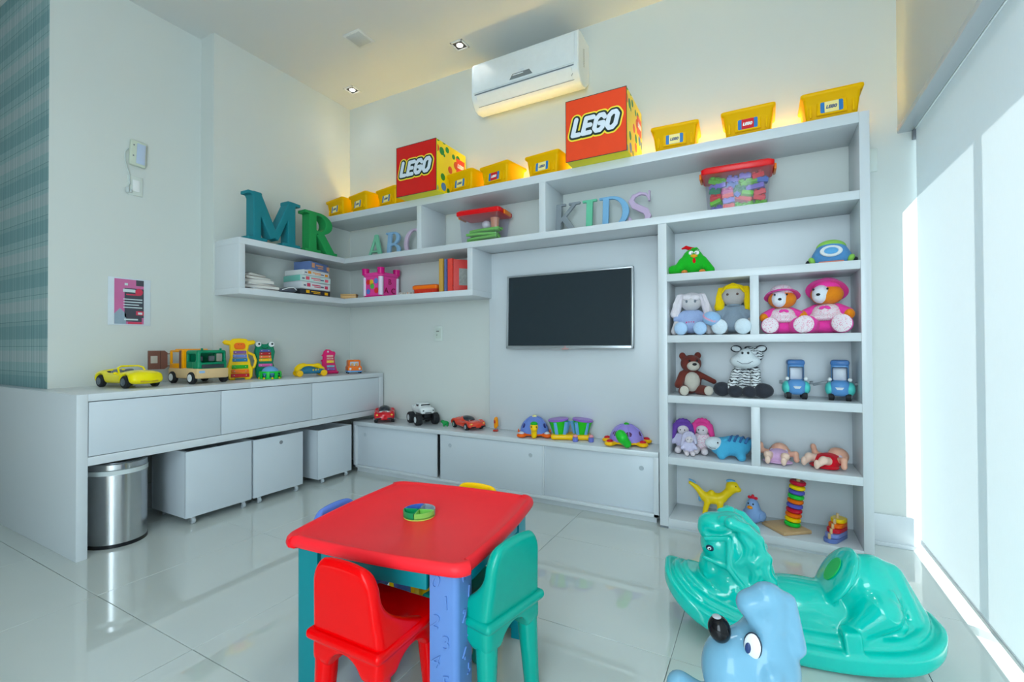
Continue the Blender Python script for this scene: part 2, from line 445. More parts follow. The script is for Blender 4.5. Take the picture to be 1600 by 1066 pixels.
SERIF = {
 'M': (1.2, [('b', .2, 0, .2, 1, .17), ('b', .98, 0, .98, 1, .19), ('b', .17, .99, .58, .12, .20), ('b', 1.0, .99, .60, .12, .15), serif(0, .42, .04), serif(.76, 1.2, .04), serif(0, .3, .96), serif(.88, 1.2, .96)]),
 'R': (.95, [('b', .22, 0, .22, 1, .21), ('r', .40, .735, .40, .265, .20, .08, [(-1, 0, -.2)]), ('b', .40, .965, .2, .965, .07), ('b', .4, .505, .2, .505, .07), ('b', .42, .5, .78, .0, .22), serif(0, .46, .04), serif(0, .3, .96), serif(.66, .95, .04)]),
 'A': (.95, [('b', .47, 1, .14, 0, .10), ('b', .45, 1, .80, 0, .18), ('b', .24, .33, .7, .33, .08), serif(0, .30, .035), serif(.62, .95, .035)]),
 'B': (.8, [('b', .20, 0, .20, 1, .18), ('r', .36, .745, .34, .255, .17, .07, [(-1, 0, -.2)]), ('r', .38, .27, .40, .27, .18, .07, [(-1, 0, -.2)]), ('b', .1, .965, .37, .965, .07), ('b', .2, .515, .4, .515, .06), ('b', .1, .035, .4, .035, .07), serif(0, .3, .965), serif(0, .3, .035)]),
 'C': (.8, [('r', .44, .5, .44, .5, .17, .08, [(.8, .25, .72), (.8, -.25, .47)]), ('b', .74, .62, .74, .92, .06), ('c', .64, .12, .74, .28, .05)]),
 'K': (.9, [('b', .20, 0, .20, 1, .18), ('b', .24, .42, .72, .97, .10), ('b', .36, .58, .76, .02, .18), serif(0, .42, .035), serif(0, .42, .965), serif(.52, .88, .965), serif(.6, .92, .035)]),
 'I': (.44, [('b', .22, 0, .22, 1, .19), serif(0, .44, .035), serif(0, .44, .965)]),
 'D': (.9, [('b', .20, 0, .20, 1, .18), ('r', .32, .5, .56, .5, .19, .075, [(-1, 0, -.2)]), ('b', .1, .9625, .33, .9625, .075), ('b', .1, .0375, .33, .0375, .075), serif(0, .3, .965), serif(0, .3, .035)]),
 'S': (.72, [('c', *a, *b, w) for a, b, w in zip([(.60, .80), (.53, .91), (.36, .955), (.19, .89), (.12, .75), (.20, .62), (.36, .52), (.53, .42), (.60, .27), (.54, .12), (.36, .045), (.18, .10)],
        [(.53, .91), (.36, .955), (.19, .89), (.12, .75), (.20, .62), (.36, .52), (.53, .42), (.60, .27), (.54, .12), (.36, .045), (.18, .10), (.10, .24)], [.06, .07, .09, .12, .15, .17, .18, .17, .14, .10, .07, .06])] + [('b', .62, .70, .62, 1., .05), ('b', .08, 0, .08, .3, .05)]),
}
def letter_mesh(ch, h, t, n=80):
    w, segs = SERIF[ch]; f2 = strokes2d(segs)
    f = lambda X: np.maximum(np.maximum(f2(X[..., 0] / h, X[..., 2] / h) * h, np.abs(X[..., 1]) - t / 2), np.maximum(-X[..., 2], X[..., 2] - h))
    return body([F2(f, (-.05 * h, -t / 2, 0), ((w + .05) * h, t / 2, 1.0 * h))], n, 0), w * h
# rounded brand lettering, drawn as thick round strokes
LOGO = {'L': [[(.1, 1), (.1, .08), (.5, .08)]], 'E': [[(.55, .95), (.1, .95), (.1, .08), (.55, .08)], [(.1, .52), (.46, .52)]],
        'G': [[(.6, .8), (.48, .95), (.25, .95), (.1, .78), (.1, .25), (.25, .08), (.48, .08), (.6, .22), (.6, .48), (.38, .48)]],
        'O': [[(.25, .95), (.45, .95), (.6, .78), (.6, .25), (.45, .08), (.25, .08), (.1, .25), (.1, .78), (.25, .95)]]}
def flat_stroke(pts, r, y, seg=10):
    gs = []
    for q_, ((x0, z0), (x1, z1)) in enumerate(zip(pts[:-1], pts[1:])):
        a = math.atan2(z1 - z0, x1 - x0); out = []
        for k in range(seg + 1): q = a + PI / 2 + PI * k / seg; out.append((x0 + r * math.cos(q), z0 + r * math.sin(q)))
        for k in range(seg + 1): q = a - PI / 2 + PI * k / seg; out.append((x1 + r * math.cos(q), z1 + r * math.sin(q)))
        gs.append(prism(out, .0012, 'xz', (0, y - q_ * 4e-5, 0)))
    return gs
def logo(width, layers, parent, c=(0, 0, 0), seg=10, slant=.22, rise=0.):
    """the four letters; layers = [(name, stroke radius, material)] from back to front, in units of letter height; faces -y, centred on c"""
    x = 0; paths = []
    for ch in 'LEGO':
        for p in LOGO[ch]: paths.append([(x + a + slant * b, b + rise * (x + a)) for a, b in p])
        x += {'L': .64, 'E': .68, 'G': .78, 'O': .7}[ch]
    tw = x + slant; s = width / tw
    for i, (nm, r, m) in enumerate(layers):
        gs = []
        for j, p in enumerate(paths): gs += flat_stroke([((a - tw / 2) * s + c[0], (b - .5 - rise * tw / 2) * s + c[2]) for a, b in p], r * s, c[1] - .0008 - .0016 * i - j * 1.1e-5, seg)
        ob(nm, gs, m, parent)
def text_geo(body_, size, ext=.001, shear=0., align='CENTER'):
    cu = bpy.data.curves.new('t', 'FONT'); cu.body = body_; cu.size = size; cu.extrude = ext; cu.shear = shear; cu.align_x = align; cu.align_y = 'CENTER'; cu.resolution_u = 3
    o = bpy.data.objects.new('t', cu); col.objects.link(o)
    dg = bpy.context.evaluated_depsgraph_get(); dg.update()
    me = bpy.data.meshes.new_from_object(o.evaluated_get(dg))
    V = np.array([v.co[:] for v in me.vertices]); F = [tuple(p.vertices) for p in me.polygons]
    bpy.data.objects.remove(o); bpy.data.curves.remove(cu); bpy.data.meshes.remove(me)
    return (V, F)
def text_front(body_, size, c, m, parent, name='lettering', ext=.001, rot=(PI / 2, 0, 0), **kw):
    return ob(name, xf(text_geo(body_, size, ext, **kw), rot, c), m, parent)
# ================================================================== the room
YW, XL, XL2, YP, XR, ZC = 2.924, -3.224, -3.375, .99, .60, 3.117
T = .70
fl = struct('floor', slab(-6.0, 1.1, -1.6, 3.1, -.10, -.006), GROUT)
for i in range(-9, 1):
    for j in range(-4, 3):
        x0, y0 = .435 + T * i, .845 + T * j
        x1, y1 = min(x0 + T, 1.1), min(y0 + T, 3.1)
        if x0 < -6: continue
        ob('tile', box(((x0 + x1) / 2, (y0 + y1) / 2, -.006), (x1 - x0 - .002, y1 - y0 - .002, .012), .0008, seg=1), FLOOR, fl)
struct('ceiling', slab(-6.0, 1.1, -1.6, 3.1, ZC, ZC + .1), CEIL)
struct('wall_back', [slab(-3.5, -1.80, YW, YW + .1, 0, ZC), slab(-1.80, 1.1, YW - .008, YW + .1, 0, ZC)], WALL)
struct('wall_left', [slab(XL2 - .1, XL2, YP + .0006, 1.757, 0, ZC), slab(XL2 - .1, XL, 1.757, 3.0, 0, ZC)], WALL)
struct('wall_front', slab(-6.0, XL2 - .0006, YP, YP + .1, 0, ZC), plaid_material())
struct('unseen_wall_side', slab(-6.1, -6.0, -1.7, YP, 0, ZC), WALL)  # unseen wall added to hold back light from the left
struct('unseen_wall_rear', slab(-6.0, -.6, -1.7, -1.6, 0, ZC), WALL)  # unseen wall added behind the camera, its length set to cut incoming light
# right wall: solid above the recess of the roller blind, window below
struct('wall_right', [slab(XR, XR + .06, -1.6, YW, 2.075, ZC), slab(XR + .06, .925, -1.6, YW, 2.046, 2.40)], WALL)
struct('trim_1', slab(XR - .002, XR + .0595, -1.6, YW - .001, 2.045, 2.075, .004), WHITE)
win = struct('window_1', [slab(.86, .91, -1.6, 2.91, .0, .035), slab(.86, .91, -1.6, 2.91, 2.01, 2.0455), slab(.86, .91, 2.88, 2.92, .035, 2.01)], PWHITE)
for y in (.72, 2.06): ob('mullion', slab(.85, .91, y - .022, y + .022, .035, 2.01, .004), PWHITE, win)
GLASS = clear_material('window_glass', (.96, .99, 1), .05, 0.)
for a, b in ((-1.6, .698), (.742, 2.038), (2.082, 2.88)): ob('pane', slab(.878, .884, a, b, .035, 2.01), GLASS, win)
bl = thing('roller_blind', 'tall off-white fabric roller blind covering the big window', 'blind', (.665, 0, 0))
bmat = blind_material()
ob('fabric', slab(-.0008, .0008, -1.6, 2.888, .052, 2.043), bmat, bl)
ob('bottom_bar', slab(-.006, .006, -1.6, 2.886, .040, .060, .003), WHITE, bl)
ob('bracket', slab(-.012, .02, 2.889, 2.9145, 2.0, 2.043, .002), GREY, bl)
struct('baseboard_back', [slab(.44, .66, YW - .022, YW - .008, 0, .155, .003), slab(.44, .66, YW - .03, YW - .008, 0, .02, .002)], WHITE)
struct('baseboard_left', [slab(XL2, XL2 + .012, .99, 1.757, 0, .155, .003), slab(XL, XL + .012, 1.757, 2.65, 0, .155, .003)], WHITE)

# ================================================================== built-in furniture
bench = thing('storage_bench', 'long white wall bench with push-open drawers and a full-height end panel', 'bench', (0, 0, 0))
XB = -2.811
ob('end_panel', slab(-5.2, XB, .925, .968, 0, .779, .002), WHITE, bench)
ob('bench_top', [slab(XL2 + .001, XB, .968, 1.757, .744, .779, .0015), slab(XL + .001, XB, 1.757, 2.905, .744, .779, .0015), slab(-5.2, XL2, .968, .989, .744, .779)], WHITE, bench)
ob('bottom_board', [slab(XL + .001, XB, .968, 2.905, .438, .479, .0015)], WHITE, bench)
ob('end_post', slab(XL + .001, XB, 2.86, 2.905, .479, .744, .0015), WHITE, bench)
ob('carcass', slab(XL + .001, XB - .03, .968, 2.86, .479, .744), DARKGAP, bench)
for a, b in ((.971, 1.579), (1.583, 2.205), (2.209, 2.856)):
    ob('drawer_front', slab(XB - .022, XB - .003, a, b, .482, .740, .0015), WHITE2, bench)

def rolling_box(label, y0, y1, z0, z1, depth, hole):
    t = thing('rolling_box', label, 'box', (-2.83, (y0 + y1) / 2, 0), 0, 'white toy boxes on castors under the bench')
    w = y1 - y0; th = .016
    ob('front_panel', slab(-th, 0, -w / 2, w / 2, z0, z1, .0015), WHITE2, t)
    ob('box_shell', [slab(-depth, -th, -w / 2, -w / 2 + th, z0, z1, .0015), slab(-depth, -th, w / 2 - th, w / 2, z0, z1, .0015), slab(-depth - th, -depth, -w / 2, w / 2, z0, z1, .0015), slab(-depth, -th, -w / 2 + th, w / 2 - th, z0, z0 + th)], WHITE2, t)
    if hole: ob('finger_hole', cyl((.001, w * .03, z1 - .045), .012, .004, AX), DARKGAP, t)
    for sx in (-.026, -depth + .03):
        for sy in (-w / 2 + .045, w / 2 - .045):
            c = ob('caster', [cyl((sx, sy, z0 - .004), .018, .008), box((sx + .004, sy - .011, z0 - .018), (.02, .003, .028), .001), box((sx + .004, sy + .011, z0 - .018), (.02, .003, .028), .001)], CHROME, t)
            ob('wheel', cyl((sx + .010, sy, .0185), .0185, .018, AY, bev=.003), mat('clear_grey_plastic', (176, 184, 190), .2, spec=.7), c)
rolling_box('widest white rolling toy box beside the steel bin', 1.400, 1.778, .042, .413, .36, False)
rolling_box('white rolling toy box with a round finger hole', 1.790, 2.146, .042, .408, .36, True)
rolling_box('white rolling toy box pushed in next to the low cabinet', 2.272, 2.58, .036, .390, .30, False)

tb = thing('trash_bin', 'half-round brushed steel waste bin under the bench', 'bin', (-2.930, 1.140, 0), math.radians(4))
def halfround(w, d, n=20): return [(d * math.cos(a) - d * .35, w * math.sin(a)) for a in [-PI / 2 + PI * i / n for i in range(n + 1)]]
hr = halfround(.132, .15)
ob('base_ring', prism(halfround(.134, .152), .018, 'xy', (0, 0, .009)), BLACK, tb)
ob('body', prism(hr, .345, 'xy', (0, 0, .19)), STEEL, tb)
ob('liner_band', prism(halfround(.1345, .1535), .022, 'xy', (0, 0, .372)), mat('bin_liner', (205, 214, 214), .5), tb)
ob('lid', [prism(halfround(.133, .151), .034, 'xy', (0, 0, .400), bev=.004)], STEEL, tb)
ob('lid_flap', prism(halfround(.112, .128), .004, 'xy', (0, 0, .418)), mat('lid_dark_steel', (120, 124, 128), .3, 1.), tb)

YC = 2.648
lc = thing('low_cabinet', 'long low white cabinet with sliding doors below the television', 'cabinet', (0, 0, 0))
ob('cabinet_top', slab(-2.884, -.512, YC, YW - .009, .372, .402, .002), WHITE, lc)
ob('side_panel', slab(-2.884, -2.858, YC, YW - .009, .037, .372, .0015), WHITE, lc)
ob('side_panel', slab(-.540, -.512, YC, YW - .009, .037, .372, .0015), WHITE, lc)
ob('bottom_rail', slab(-2.884, -.512, YC, YC + .22, .0375, .056, .0015), WHITE, lc)
ob('plinth', slab(-2.87, -.53, YC + .03, YC + .05, 0, .0375), WHITE, lc)
ob('back_panel', slab(-2.858, -.54, YC + .2, YC + .21, .056, .372), DARKGAP, lc)
ob('partition', slab(-1.232, -1.216, YC + .012, YC + .2, .056, .372, .001), WHITE, lc)
for x0, x1, dy, hx in ((-2.856, -2.066, .022, (-2.779,)), (-2.026, -1.226, .008, (-1.941, -1.309)), (-1.222, -.543, .022, (-.611,))):
    d = ob('sliding_door', slab(x0, x1, YC + dy, YC + dy + .012, .057, .369, .001), WHITE2, lc)
    for x in hx:
        ob('finger_pull', [torus((x, YC + dy - .0005, .300), .0115, .002, AY), cyl((x, YC + dy - .0003, .300), .011, .002, AY)], mat('pull_grey', (176, 186, 194), .4), d)

YU = 2.623
up_shelf = thing('upper_shelf', 'long white upper wall shelf carrying yellow bins and big cube boxes', 'shelf', (0, 0, 0))
yb = YW - .009
ob('top_board', slab(XL + .001, .401, YU, yb, 2.024, 2.075, .0015), WHITE, up_shelf)
ob('middle_board', slab(XL + .001, .401, YU, yb, 1.670, 1.711, .0015), WHITE, up_shelf)
ob('shelf_divider', slab(-2.209, -2.167, YU + .001, yb, 1.711, 2.024, .001), WHITE, up_shelf)
ob('shelf_divider', slab(-1.225, -1.181, YU + .001, yb, 1.711, 2.024, .001), WHITE, up_shelf)

cs = thing('corner_shelf', 'white L-shaped open corner shelf holding board games and books', 'shelf', (0, 0, 0))
XS = -2.952
ob('top_board', slab(XL + .001, XS, 1.767, YU - .001, 1.670, 1.7115, .0015), WHITE, cs)
ob('end_panel', slab(XL + .001, XS, 1.767, 1.808, 1.386, 1.670, .0015), WHITE, cs)
ob('bottom_board', [slab(XL + .001, XS, 1.767, YU, 1.345, 1.386, .0015), slab(XL + .001, -1.725, YU, yb, 1.345, 1.386, .0015)], WHITE, cs)
ob('end_post', slab(-1.767, -1.725, YU, yb, 1.386, 1.669, .0015), WHITE, cs)

bc = thing('bookcase', 'tall white open bookcase full of soft toys beside the window', 'bookcase', (0, 0, 0))
ob('upright', slab(-.502, -.456, YU, yb, .012, 1.669, .0015), WHITE, bc)
ob('upright', slab(.401, .440, YU, yb, 0, 2.072, .0015), WHITE, bc)
for z in (1.389, 1.054, .727, .391, .056):
    ob('shelf_board', slab(-.456, .401, YU, yb, z - .040, z, .0015), WHITE, bc)
ob('kick_board', slab(-.47, .401, YU + .012, YU + .03, 0, .016), WHITE, bc)
ob('back_panel', slab(-.456, .401, yb - .012, yb, .056, 1.669), WHITE, bc)
ob('foot_cap', slab(-.500, -.458, YU + .004, yb, 0, .012), GREY, bc)
for z0, z1 in ((1.054, 1.349), (.391, .687)): ob('shelf_divider', slab(-.052, -.012, YU + .001, yb - .012, z0, z1, .001), WHITE, bc)

tp = thing('media_backboard', 'white backing board behind the television, above the low cabinet', 'wall board', (0, 0, 0))
ob('panel_board', slab(-1.746, -.503, 2.875, yb, .402, 1.669, .002), WHITE, tp)

tv = thing('television', 'flat-screen television with silver frame on the white backing panel', 'television', (-1.130, 2.8748, 1.232), 0)
hw, hh = .442, .254
tilt = math.radians(-2)
ob('screen', xf(prism(rrect(2 * hw - .03, 2 * hh - .034, .003), .004, 'xz', (0, -.0465, .004)), (tilt, 0, 0)), mat('screen_black', (44, 54, 60), .25, spec=.35), tv)
ob('bezel', [xf(g, (tilt, 0, 0)) for g in (box((0, -.045, hh - .006), (2 * hw, .02, .013), .003), box((0, -.045, -hh + .010), (2 * hw, .02, .020), .003), box((-hw + .007, -.045, 0), (.014, .02, 2 * hh), .003), box((hw - .007, -.045, 0), (.014, .02, 2 * hh), .003))], mat('silver_frame', (176, 182, 186), .3, .6), tv)
ob('back_cover', xf(box((0, -.022, 0), (2 * hw - .06, .03, 2 * hh - .06), .01), (tilt, 0, 0)), BLACK, tv)
ob('wall_bracket', box((0, -.006, 0), (.3, .012, .2), .003), GREY, tv)
lg = ob('status_light', [xf(ell((0, -.055, -hh - .001), (.026, .010, .006)), (tilt, 0, 0)), xf(cyl((0, -.056, -hh + .012), .006, .003, AY), (tilt, 0, 0))], mat('logo_pink', (205, 160, 160), .4), tv)

ac = thing('air_conditioner', 'white split air conditioner mounted high on the back wall', 'air conditioner', (-1.388, YW - .009, 0))
Lx = .795
prof = [(0, 2.985), (-.165, 2.992), (-.192, 2.980), (-.204, 2.955), (-.209, 2.752), (-.196, 2.715), (-.160, 2.672), (-.120, 2.660), (-.06, 2.672), (0, 2.728)]
ob('housing', prism(prof, Lx, 'yz', bev=.006), mat('ac_white', (228, 234, 236), .35), ac)
ob('front_panel', prism([(-.207, 2.962), (-.2105, 2.955), (-.2155, 2.768), (-.209, 2.765)], Lx - .05, 'yz', bev=.001), mat('ac_white', (0, 0, 0)), ac)
ob('gap_line', [box((0, -.2085, 2.757), (Lx - .06, .004, .008))], GREY, ac)
ob('louver', prism([(-.2075, 2.745), (-.214, 2.744), (-.176, 2.688), (-.170, 2.690)], Lx - .09, 'yz', bev=.001), mat('ac_white', (0, 0, 0)), ac)
ob('louver_gap', [box((0, -.171, 2.6845), (Lx - .08, .003, .003), 0, (.8, 0, 0)), box((Lx / 2 - .043, -.193, 2.715), (.002, .003, .068), 0, (-.6, 0, 0))], DARKGAP, ac)
ob('display_badge', prism([(-.085, 0), (.085, 0), (.062, .034), (-.062, .034)], .005, 'xz', (.0, -.217, 2.782), (-.02, 0, 0), bev=.001), mat('badge_grey', (150, 158, 164), .25, .6), ac)
ob('badge_line', [prism([(-.062, .020), (.02, .020), (.018, .026), (-.058, .026)], .002, 'xz', (.0, -.2202, 2.782)), box((0, -.2165, 2.832), (.04, .002, .007))], mat('badge_white', (222, 228, 232), .3), ac)
each('side_vent', [box((Lx / 2 + .0005, -.105, 2.90 - .011 * i), (.003, .010, .006)) for i in range(11)], mat('vent_grey', (170, 176, 172), .5), ac)

def spot_or_fill(x, y, watts):
    sd = bpy.data.lights.new('spot', 'SPOT'); sd.energy = watts; sd.spot_size = math.radians(150); sd.spot_blend = 1.; sd.shadow_soft_size = .12; sd.color = (.92, .98, 1.0)
    so = bpy.data.objects.new('spot_or_fill', sd); col.objects.link(so); so.location = (x, y, ZC - .03)
for x_, y_ in ((-1.9, .9), (-.4, .9), (-.5, 1.9), (-1.0, -.6)): spot_or_fill(x_, y_, 13.0)      # bare lights added out of view for top fill, no fixtures
def downlight(label, x, y):
    t = thing('ceiling_downlight', label, 'downlight', (x, y, ZC), 0, 'square recessed ceiling spots')
    s = .05
    ob('frame', [slab(-s, s, -s, -s + .012, -.006, -.0002, .001), slab(-s, s, s - .012, s, -.006, -.0002, .001), slab(-s, -s + .012, -s, s, -.006, -.0002, .001), slab(s - .012, s, -s, s, -.006, -.0002, .001)], PWHITE, t)
    ob('reflector', slab(-s + .012, s - .012, -s + .012, s - .012, -.003, -.0003), mat('spot_dark', (90, 84, 80), .3, .5), t)
    ob('lamp', ell((0, 0, -.003), (.022, .022, .006)), mat('lamp_glow', (255, 250, 240), .4, emit=((255, 250, 240), 12.)), t)
    spot_or_fill(x, y, 2.0)
downlight('square recessed ceiling spot near the air conditioner', -1.85, 2.66)
downlight('square recessed ceiling spot nearest the back left corner', -2.95, 2.70)
sp = thing('ceiling_speaker', 'square pale grille panel flush in the white ceiling', 'speaker', (-2.416, 2.27, ZC))
ob('frame', slab(-.075, .075, -.075, .075, -.006, -.0002, .002), mat('speaker_frame', (218, 222, 222), .6), sp)
ob('grille', slab(-.06, .06, -.06, .06, -.009, -.006, .001), mat('speaker_grille', (196, 202, 204), .7, bump=.4, scale=300), sp)

ld = tag(ob('light_strip', slab(-3.15, .36, 2.885, 2.905, 2.0755, 2.084), mat('warm_led', (255, 214, 130), .5, emit=((255, 218, 112), LED))), 'warm glowing light strip lying behind the yellow bins', 'light')

def plate(name, label, cat, loc, rz):
    t = thing(name, label, cat, loc, rz)
    ob('cover_plate', box((0, -.004, 0), (.078, .008, .118), .003), mat('plate_white', (216, 224, 218), .4), t)
    return t
ws = plate('wall_socket', 'pale square outlet plate with a dark slot on the wall left of the television', 'socket', (-2.24, YW, 1.10), 0)
ob('insert', box((0, -.009, 0), (.05, .003, .08), .001), mat('plate_green_white', (206, 216, 206), .4), ws)
each('slot', [box((-.004, -.011, .018), (.028, .002, .005)), box((-.012, -.011, -.012), (.010, .002, .004))], BLACK, ws)
th = thing('wall_intercom', 'small beige wall handset with pale blue front above a switch plate', 'intercom', (XL2, 1.388, 2.188), PI / 2)
ob('housing', xf(box((0, -.012, 0), (.084, .024, .155), .008), (0, .05, 0)), mat('beige_plastic', (206, 214, 196), .45), th)
ob('front_cover', xf(box((.012, -.026, 0), (.046, .006, .125), .003), (0, .05, 0)), mat('pale_blue_plastic', (188, 204, 228), .35), th)
each('button', [xf(cyl((-.026, -.0245, z), .004, .003, AY), (0, .05, 0)) for z in (.045, -.02)], GREY, th)
ob('cable', tube([(-.046, -.006, .02), (-.062, -.010, -.005), (-.064, -.012, -.05), (-.055, -.014, -.10), (-.042, -.014, -.14), (-.04, -.016, -.19), (-.052, -.016, -.225)], .003, 6), mat('cable_white', (200, 210, 210), .5), th)
ob('plug', [cyl((-.052, -.016, -.235), .009, .03), cyl((-.036, -.016, -.238), .007, .02)], mat('cable_white', (0, 0, 0)), th)
sw = plate('light_switch', 'white switch plate on the left wall under the small handset', 'switch', (XL2, 1.378, 1.99), PI / 2)
ob('rocker', box((.004, -.009, 0), (.036, .005, .07), .002), PWHITE, sw)
bw = plate('corner_switch', 'slim white switch plate on the strip of wall between bookcase and blind', 'switch', (.478, YW - .008, 1.93), 0)
ob('rocker', box((-.01, -.009, 0), (.012, .004, .075), .001), PWHITE, bw)

ps = thing('wall_notice', 'pink and black printed notice in a clear sleeve on the left wall', 'poster', (XL2, 1.356, 1.277), PI / 2)
ob('sleeve', box((0, -.002, 0), (.215, .003, .285), .001), mat('sleeve_white', (214, 224, 232), .25), ps)
def pq(x0, x1, z0, z1, d=.0): return box(((x0 + x1) / 2, -.004 - d, (z0 + z1) / 2), (x1 - x0, .001, z1 - z0))
ob('pink_print', pq(-.078, .070, -.135, .135), mat('print_pink', (205, 110, 160), .4, var=.12, scale=9), ps)
each('black_print', [pq(-.028, .070, -.095, .082, .0006), pq(.03, .070, .10, .135, .0006), pq(-.02, .06, -.12, -.095, .0006)], mat('print_black', (70, 72, 84), .4), ps)
each('grey_print', [pq(-.078, -.02, -.135, -.075, .0006), prism([(-.078, -.075), (-.02, -.075), (-.05, -.04)], .001, 'xz', (0, -.0046, 0))], mat('print_grey', (150, 170, 186), .4), ps)
each('red_print', [prism([(.045 + .02 * math.cos(a), .062 + .022 * math.sin(a)) for a in [2 * PI * i / 14 for i in range(14)]], .001, 'xz', (0, -.0056, 0)), pq(-.02, .045, .040, .048, .0012), pq(-.01, .06, -.135, -.122, .0008), pq(.03, .07, -.08, -.055, .0012)], mat('print_red', (214, 60, 90), .4), ps)
each('white_print', [pq(-.034, .062, .012 - .0165 * i, .018 - .0165 * i, .0014) if i != 2 else pq(-.034, .045, .012 - .0165 * i, .018 - .0165 * i, .0014) for i in range(4)] + [pq(-.036, .026, .058, .076, .0014), pq(-.028, -.012, .098, .112, .0014), pq(.04, .062, -.075, -.062, .0016), pq(-.03, .04, -.112, -.103, .0014)] , mat('print_white', (206, 222, 224), .4), ps)
# ================================================================== play table, chairs, rockers
def loft(rings, cap0=True, cap1=True):
    n = len(rings[0][0]); V = [(x, y, z) for poly, z in rings for x, y in poly]; F = []
    for r in range(len(rings) - 1):
        for i in range(n): F.append((r * n + i, r * n + (i + 1) % n, (r + 1) * n + (i + 1) % n, (r + 1) * n + i))
    if cap0: F.append(tuple(range(n))[::-1])
    if cap1: F.append(tuple((len(rings) - 1) * n + i for i in range(n)))
    return (np.array(V), F)
def bulged(h, r=.045, b=.012, n=10):
    """square outline of half side h with round corners and slightly bowed sides"""
    pts = []
    for q in range(4):
        a0 = PI / 2 * q - PI / 4; side = []
        for k in range(n + 1):
            t = -1 + 2 * k / n; u = t * (h - r); side.append((h - b + b * (1 - t * t), u))
        for k in range(1, 5):
            a = PI / 2 * k / 5; side.append((h - b - r + r * math.cos(a), h - r + r * math.sin(a)))
        c_, s_ = math.cos(PI / 2 * q), math.sin(PI / 2 * q)
        pts += [(x * c_ - y * s_, x * s_ + y * c_) for x, y in side]
    return pts
TAB = thing('play_table', 'red-topped square plastic play table on blue, teal and yellow legs', 'table', (-.972, 1.182, 0), math.radians(7.5))
H_ = .302
ob('tabletop', loft([(bulged(H_ - .05), .424), (bulged(H_ - .012), .424), (bulged(H_ - .002), .430), (bulged(H_), .440), (bulged(H_ - .002), .452), (bulged(H_ - .008), .459), (bulged(H_ - .016), .460), (bulged(H_ - .022), .456), (bulged(H_ - .026), .454)]),
   mat('table_red', (250, 40, 50), .4, var=.10, scale=5, bump=.04, spec=.25), TAB, ang=60)
LEGM = {'blue': plastic('leg_blue', (98, 136, 196), .3), 'teal': plastic('leg_teal', (0, 128, 136), .3), 'cyan': plastic('leg_cyan', (0, 150, 168), .3), 'yellow': YEL}
def lshape(w=.080, t=.030, r=.016):
    pts = [(w / 2, w / 2)]
    o = [(w / 2 - r + r * math.cos(a), -w / 2 + r + r * math.sin(a)) for a in [-PI / 2 + PI / 2 * k / 5 for k in range(6)]]
    return [(-w / 2, -w / 2)] + o + [(w / 2, w / 2), (w / 2 - t, w / 2), (w / 2 - t, -w / 2 + t), (-w / 2, -w / 2 + t)]
p = H_ - .078
for (sx, sy, rz, cm) in ((1, -1, 0, 'blue'), (1, 1, 90, 'cyan'), (-1, 1, 180, 'yellow'), (-1, -1, 270, 'teal')):
    lg = ob('leg', xf(prism(lshape(), .424, 'xy'), (0, 0, math.radians(rz)), (sx * p, sy * p, .212)), LEGM[cm], TAB)
    if cm == 'blue':
        for i, dgt in enumerate('01234567'):
            z = .398 - .050 * i
            ob('embossed_digit', xf(text_geo(dgt, .050, .0030, .15), (PI / 2, math.radians(-12 if i % 2 else 10), 0), (sx * p - .010 + (.016 if i % 2 else -.014), sy * p - .0405, z)), LEGM['blue'], lg)
            ob('embossed_digit', xf(text_geo(dgt, .042, .0030, .15), (PI / 2, 0, PI / 2), (sx * p + .0405, sy * p + .006 + (.014 if i % 2 else -.012), z + .008)), LEGM['blue'], lg)
for (c_, s_, cm) in (((0, -p - .030, .396), (2 * p - .10, .018, .052), 'teal'), ((0, p + .030, .396), (2 * p - .10, .018, .052), 'teal'), ((-p - .030, 0, .396), (.018, 2 * p - .10, .052), 'teal'), ((p + .030, 0, .396), (.018, 2 * p - .10, .052), 'cyan')):
    ob('apron', box(c_, s_, .004), LEGM[cm], TAB)

def chair_back(X):
    x, y, z = X[..., 0], X[..., 1] - .02 * np.clip((X[..., 2] - .28) / .2, 0, 1), X[..., 2]
    w = .139 - .13 * np.clip(z - .27, 0, .3)
    xs = x * .139 / w
    q1 = np.abs(xs) - (.139 - .055); q2 = np.abs(z + 0.7 * xs ** 2 - .345) - (.130 - .055)
    trap = np.hypot(np.maximum(q1, 0), np.maximum(q2, 0)) + np.minimum(np.maximum(q1, q2), 0) - .055
    yf = .094 - .20 * np.clip((.40 - z) / .13, 0, 1) ** 2.2
    def smax(a, b, k): t = np.clip(.5 - .5 * (b - a) / k, 0, 1); return b + (a - b) * t + k * t * (1 - t)
    d = smax(trap, smax(y - .134, yf - y, .012), .026)
    inner = smax(np.abs(xs) - .104, y - .104, .03)
    d = smax(d, -inner, .014)
    return smax(d, .262 - z, .004)
def chair(label, loc, rz, m, hs_=1.03):
    """moulded child's chair facing -y"""
    t = thing('child_chair', label, 'chair', loc, rz, 'moulded plastic chairs round the play table'); t.scale = (.84, .90, hs_)
    sob('seat', [B((0, .004, .276), (.146, .146, .013), .0125), (B((0, 0, .238), (.136, .138, .036), .024), .006), ('cut', E((0, -.03, .306), (.105, .108, .030)), .006),
        ('cut', E((0, 0, .196), (.072, .40, .058)), .010), ('cut', E((0, 0, .196), (.40, .072, .052)), .010)], m, t, n=60)
    sob('backrest', [F2(chair_back, (-.142, -.12, .262), (.142, .165, .480))], m, t, n=60, k=0)
    for sx in (-1, 1):
        for y in (-.104, .106):
            sob('leg', [K((sx * .101, y * .98, .235), (sx * .112, y * 1.10, .020), .0345, .0245), (B((sx * .112, y * 1.10, .014), (.024, .024, .014), .010), .006)], m, t, n=32)
    return t
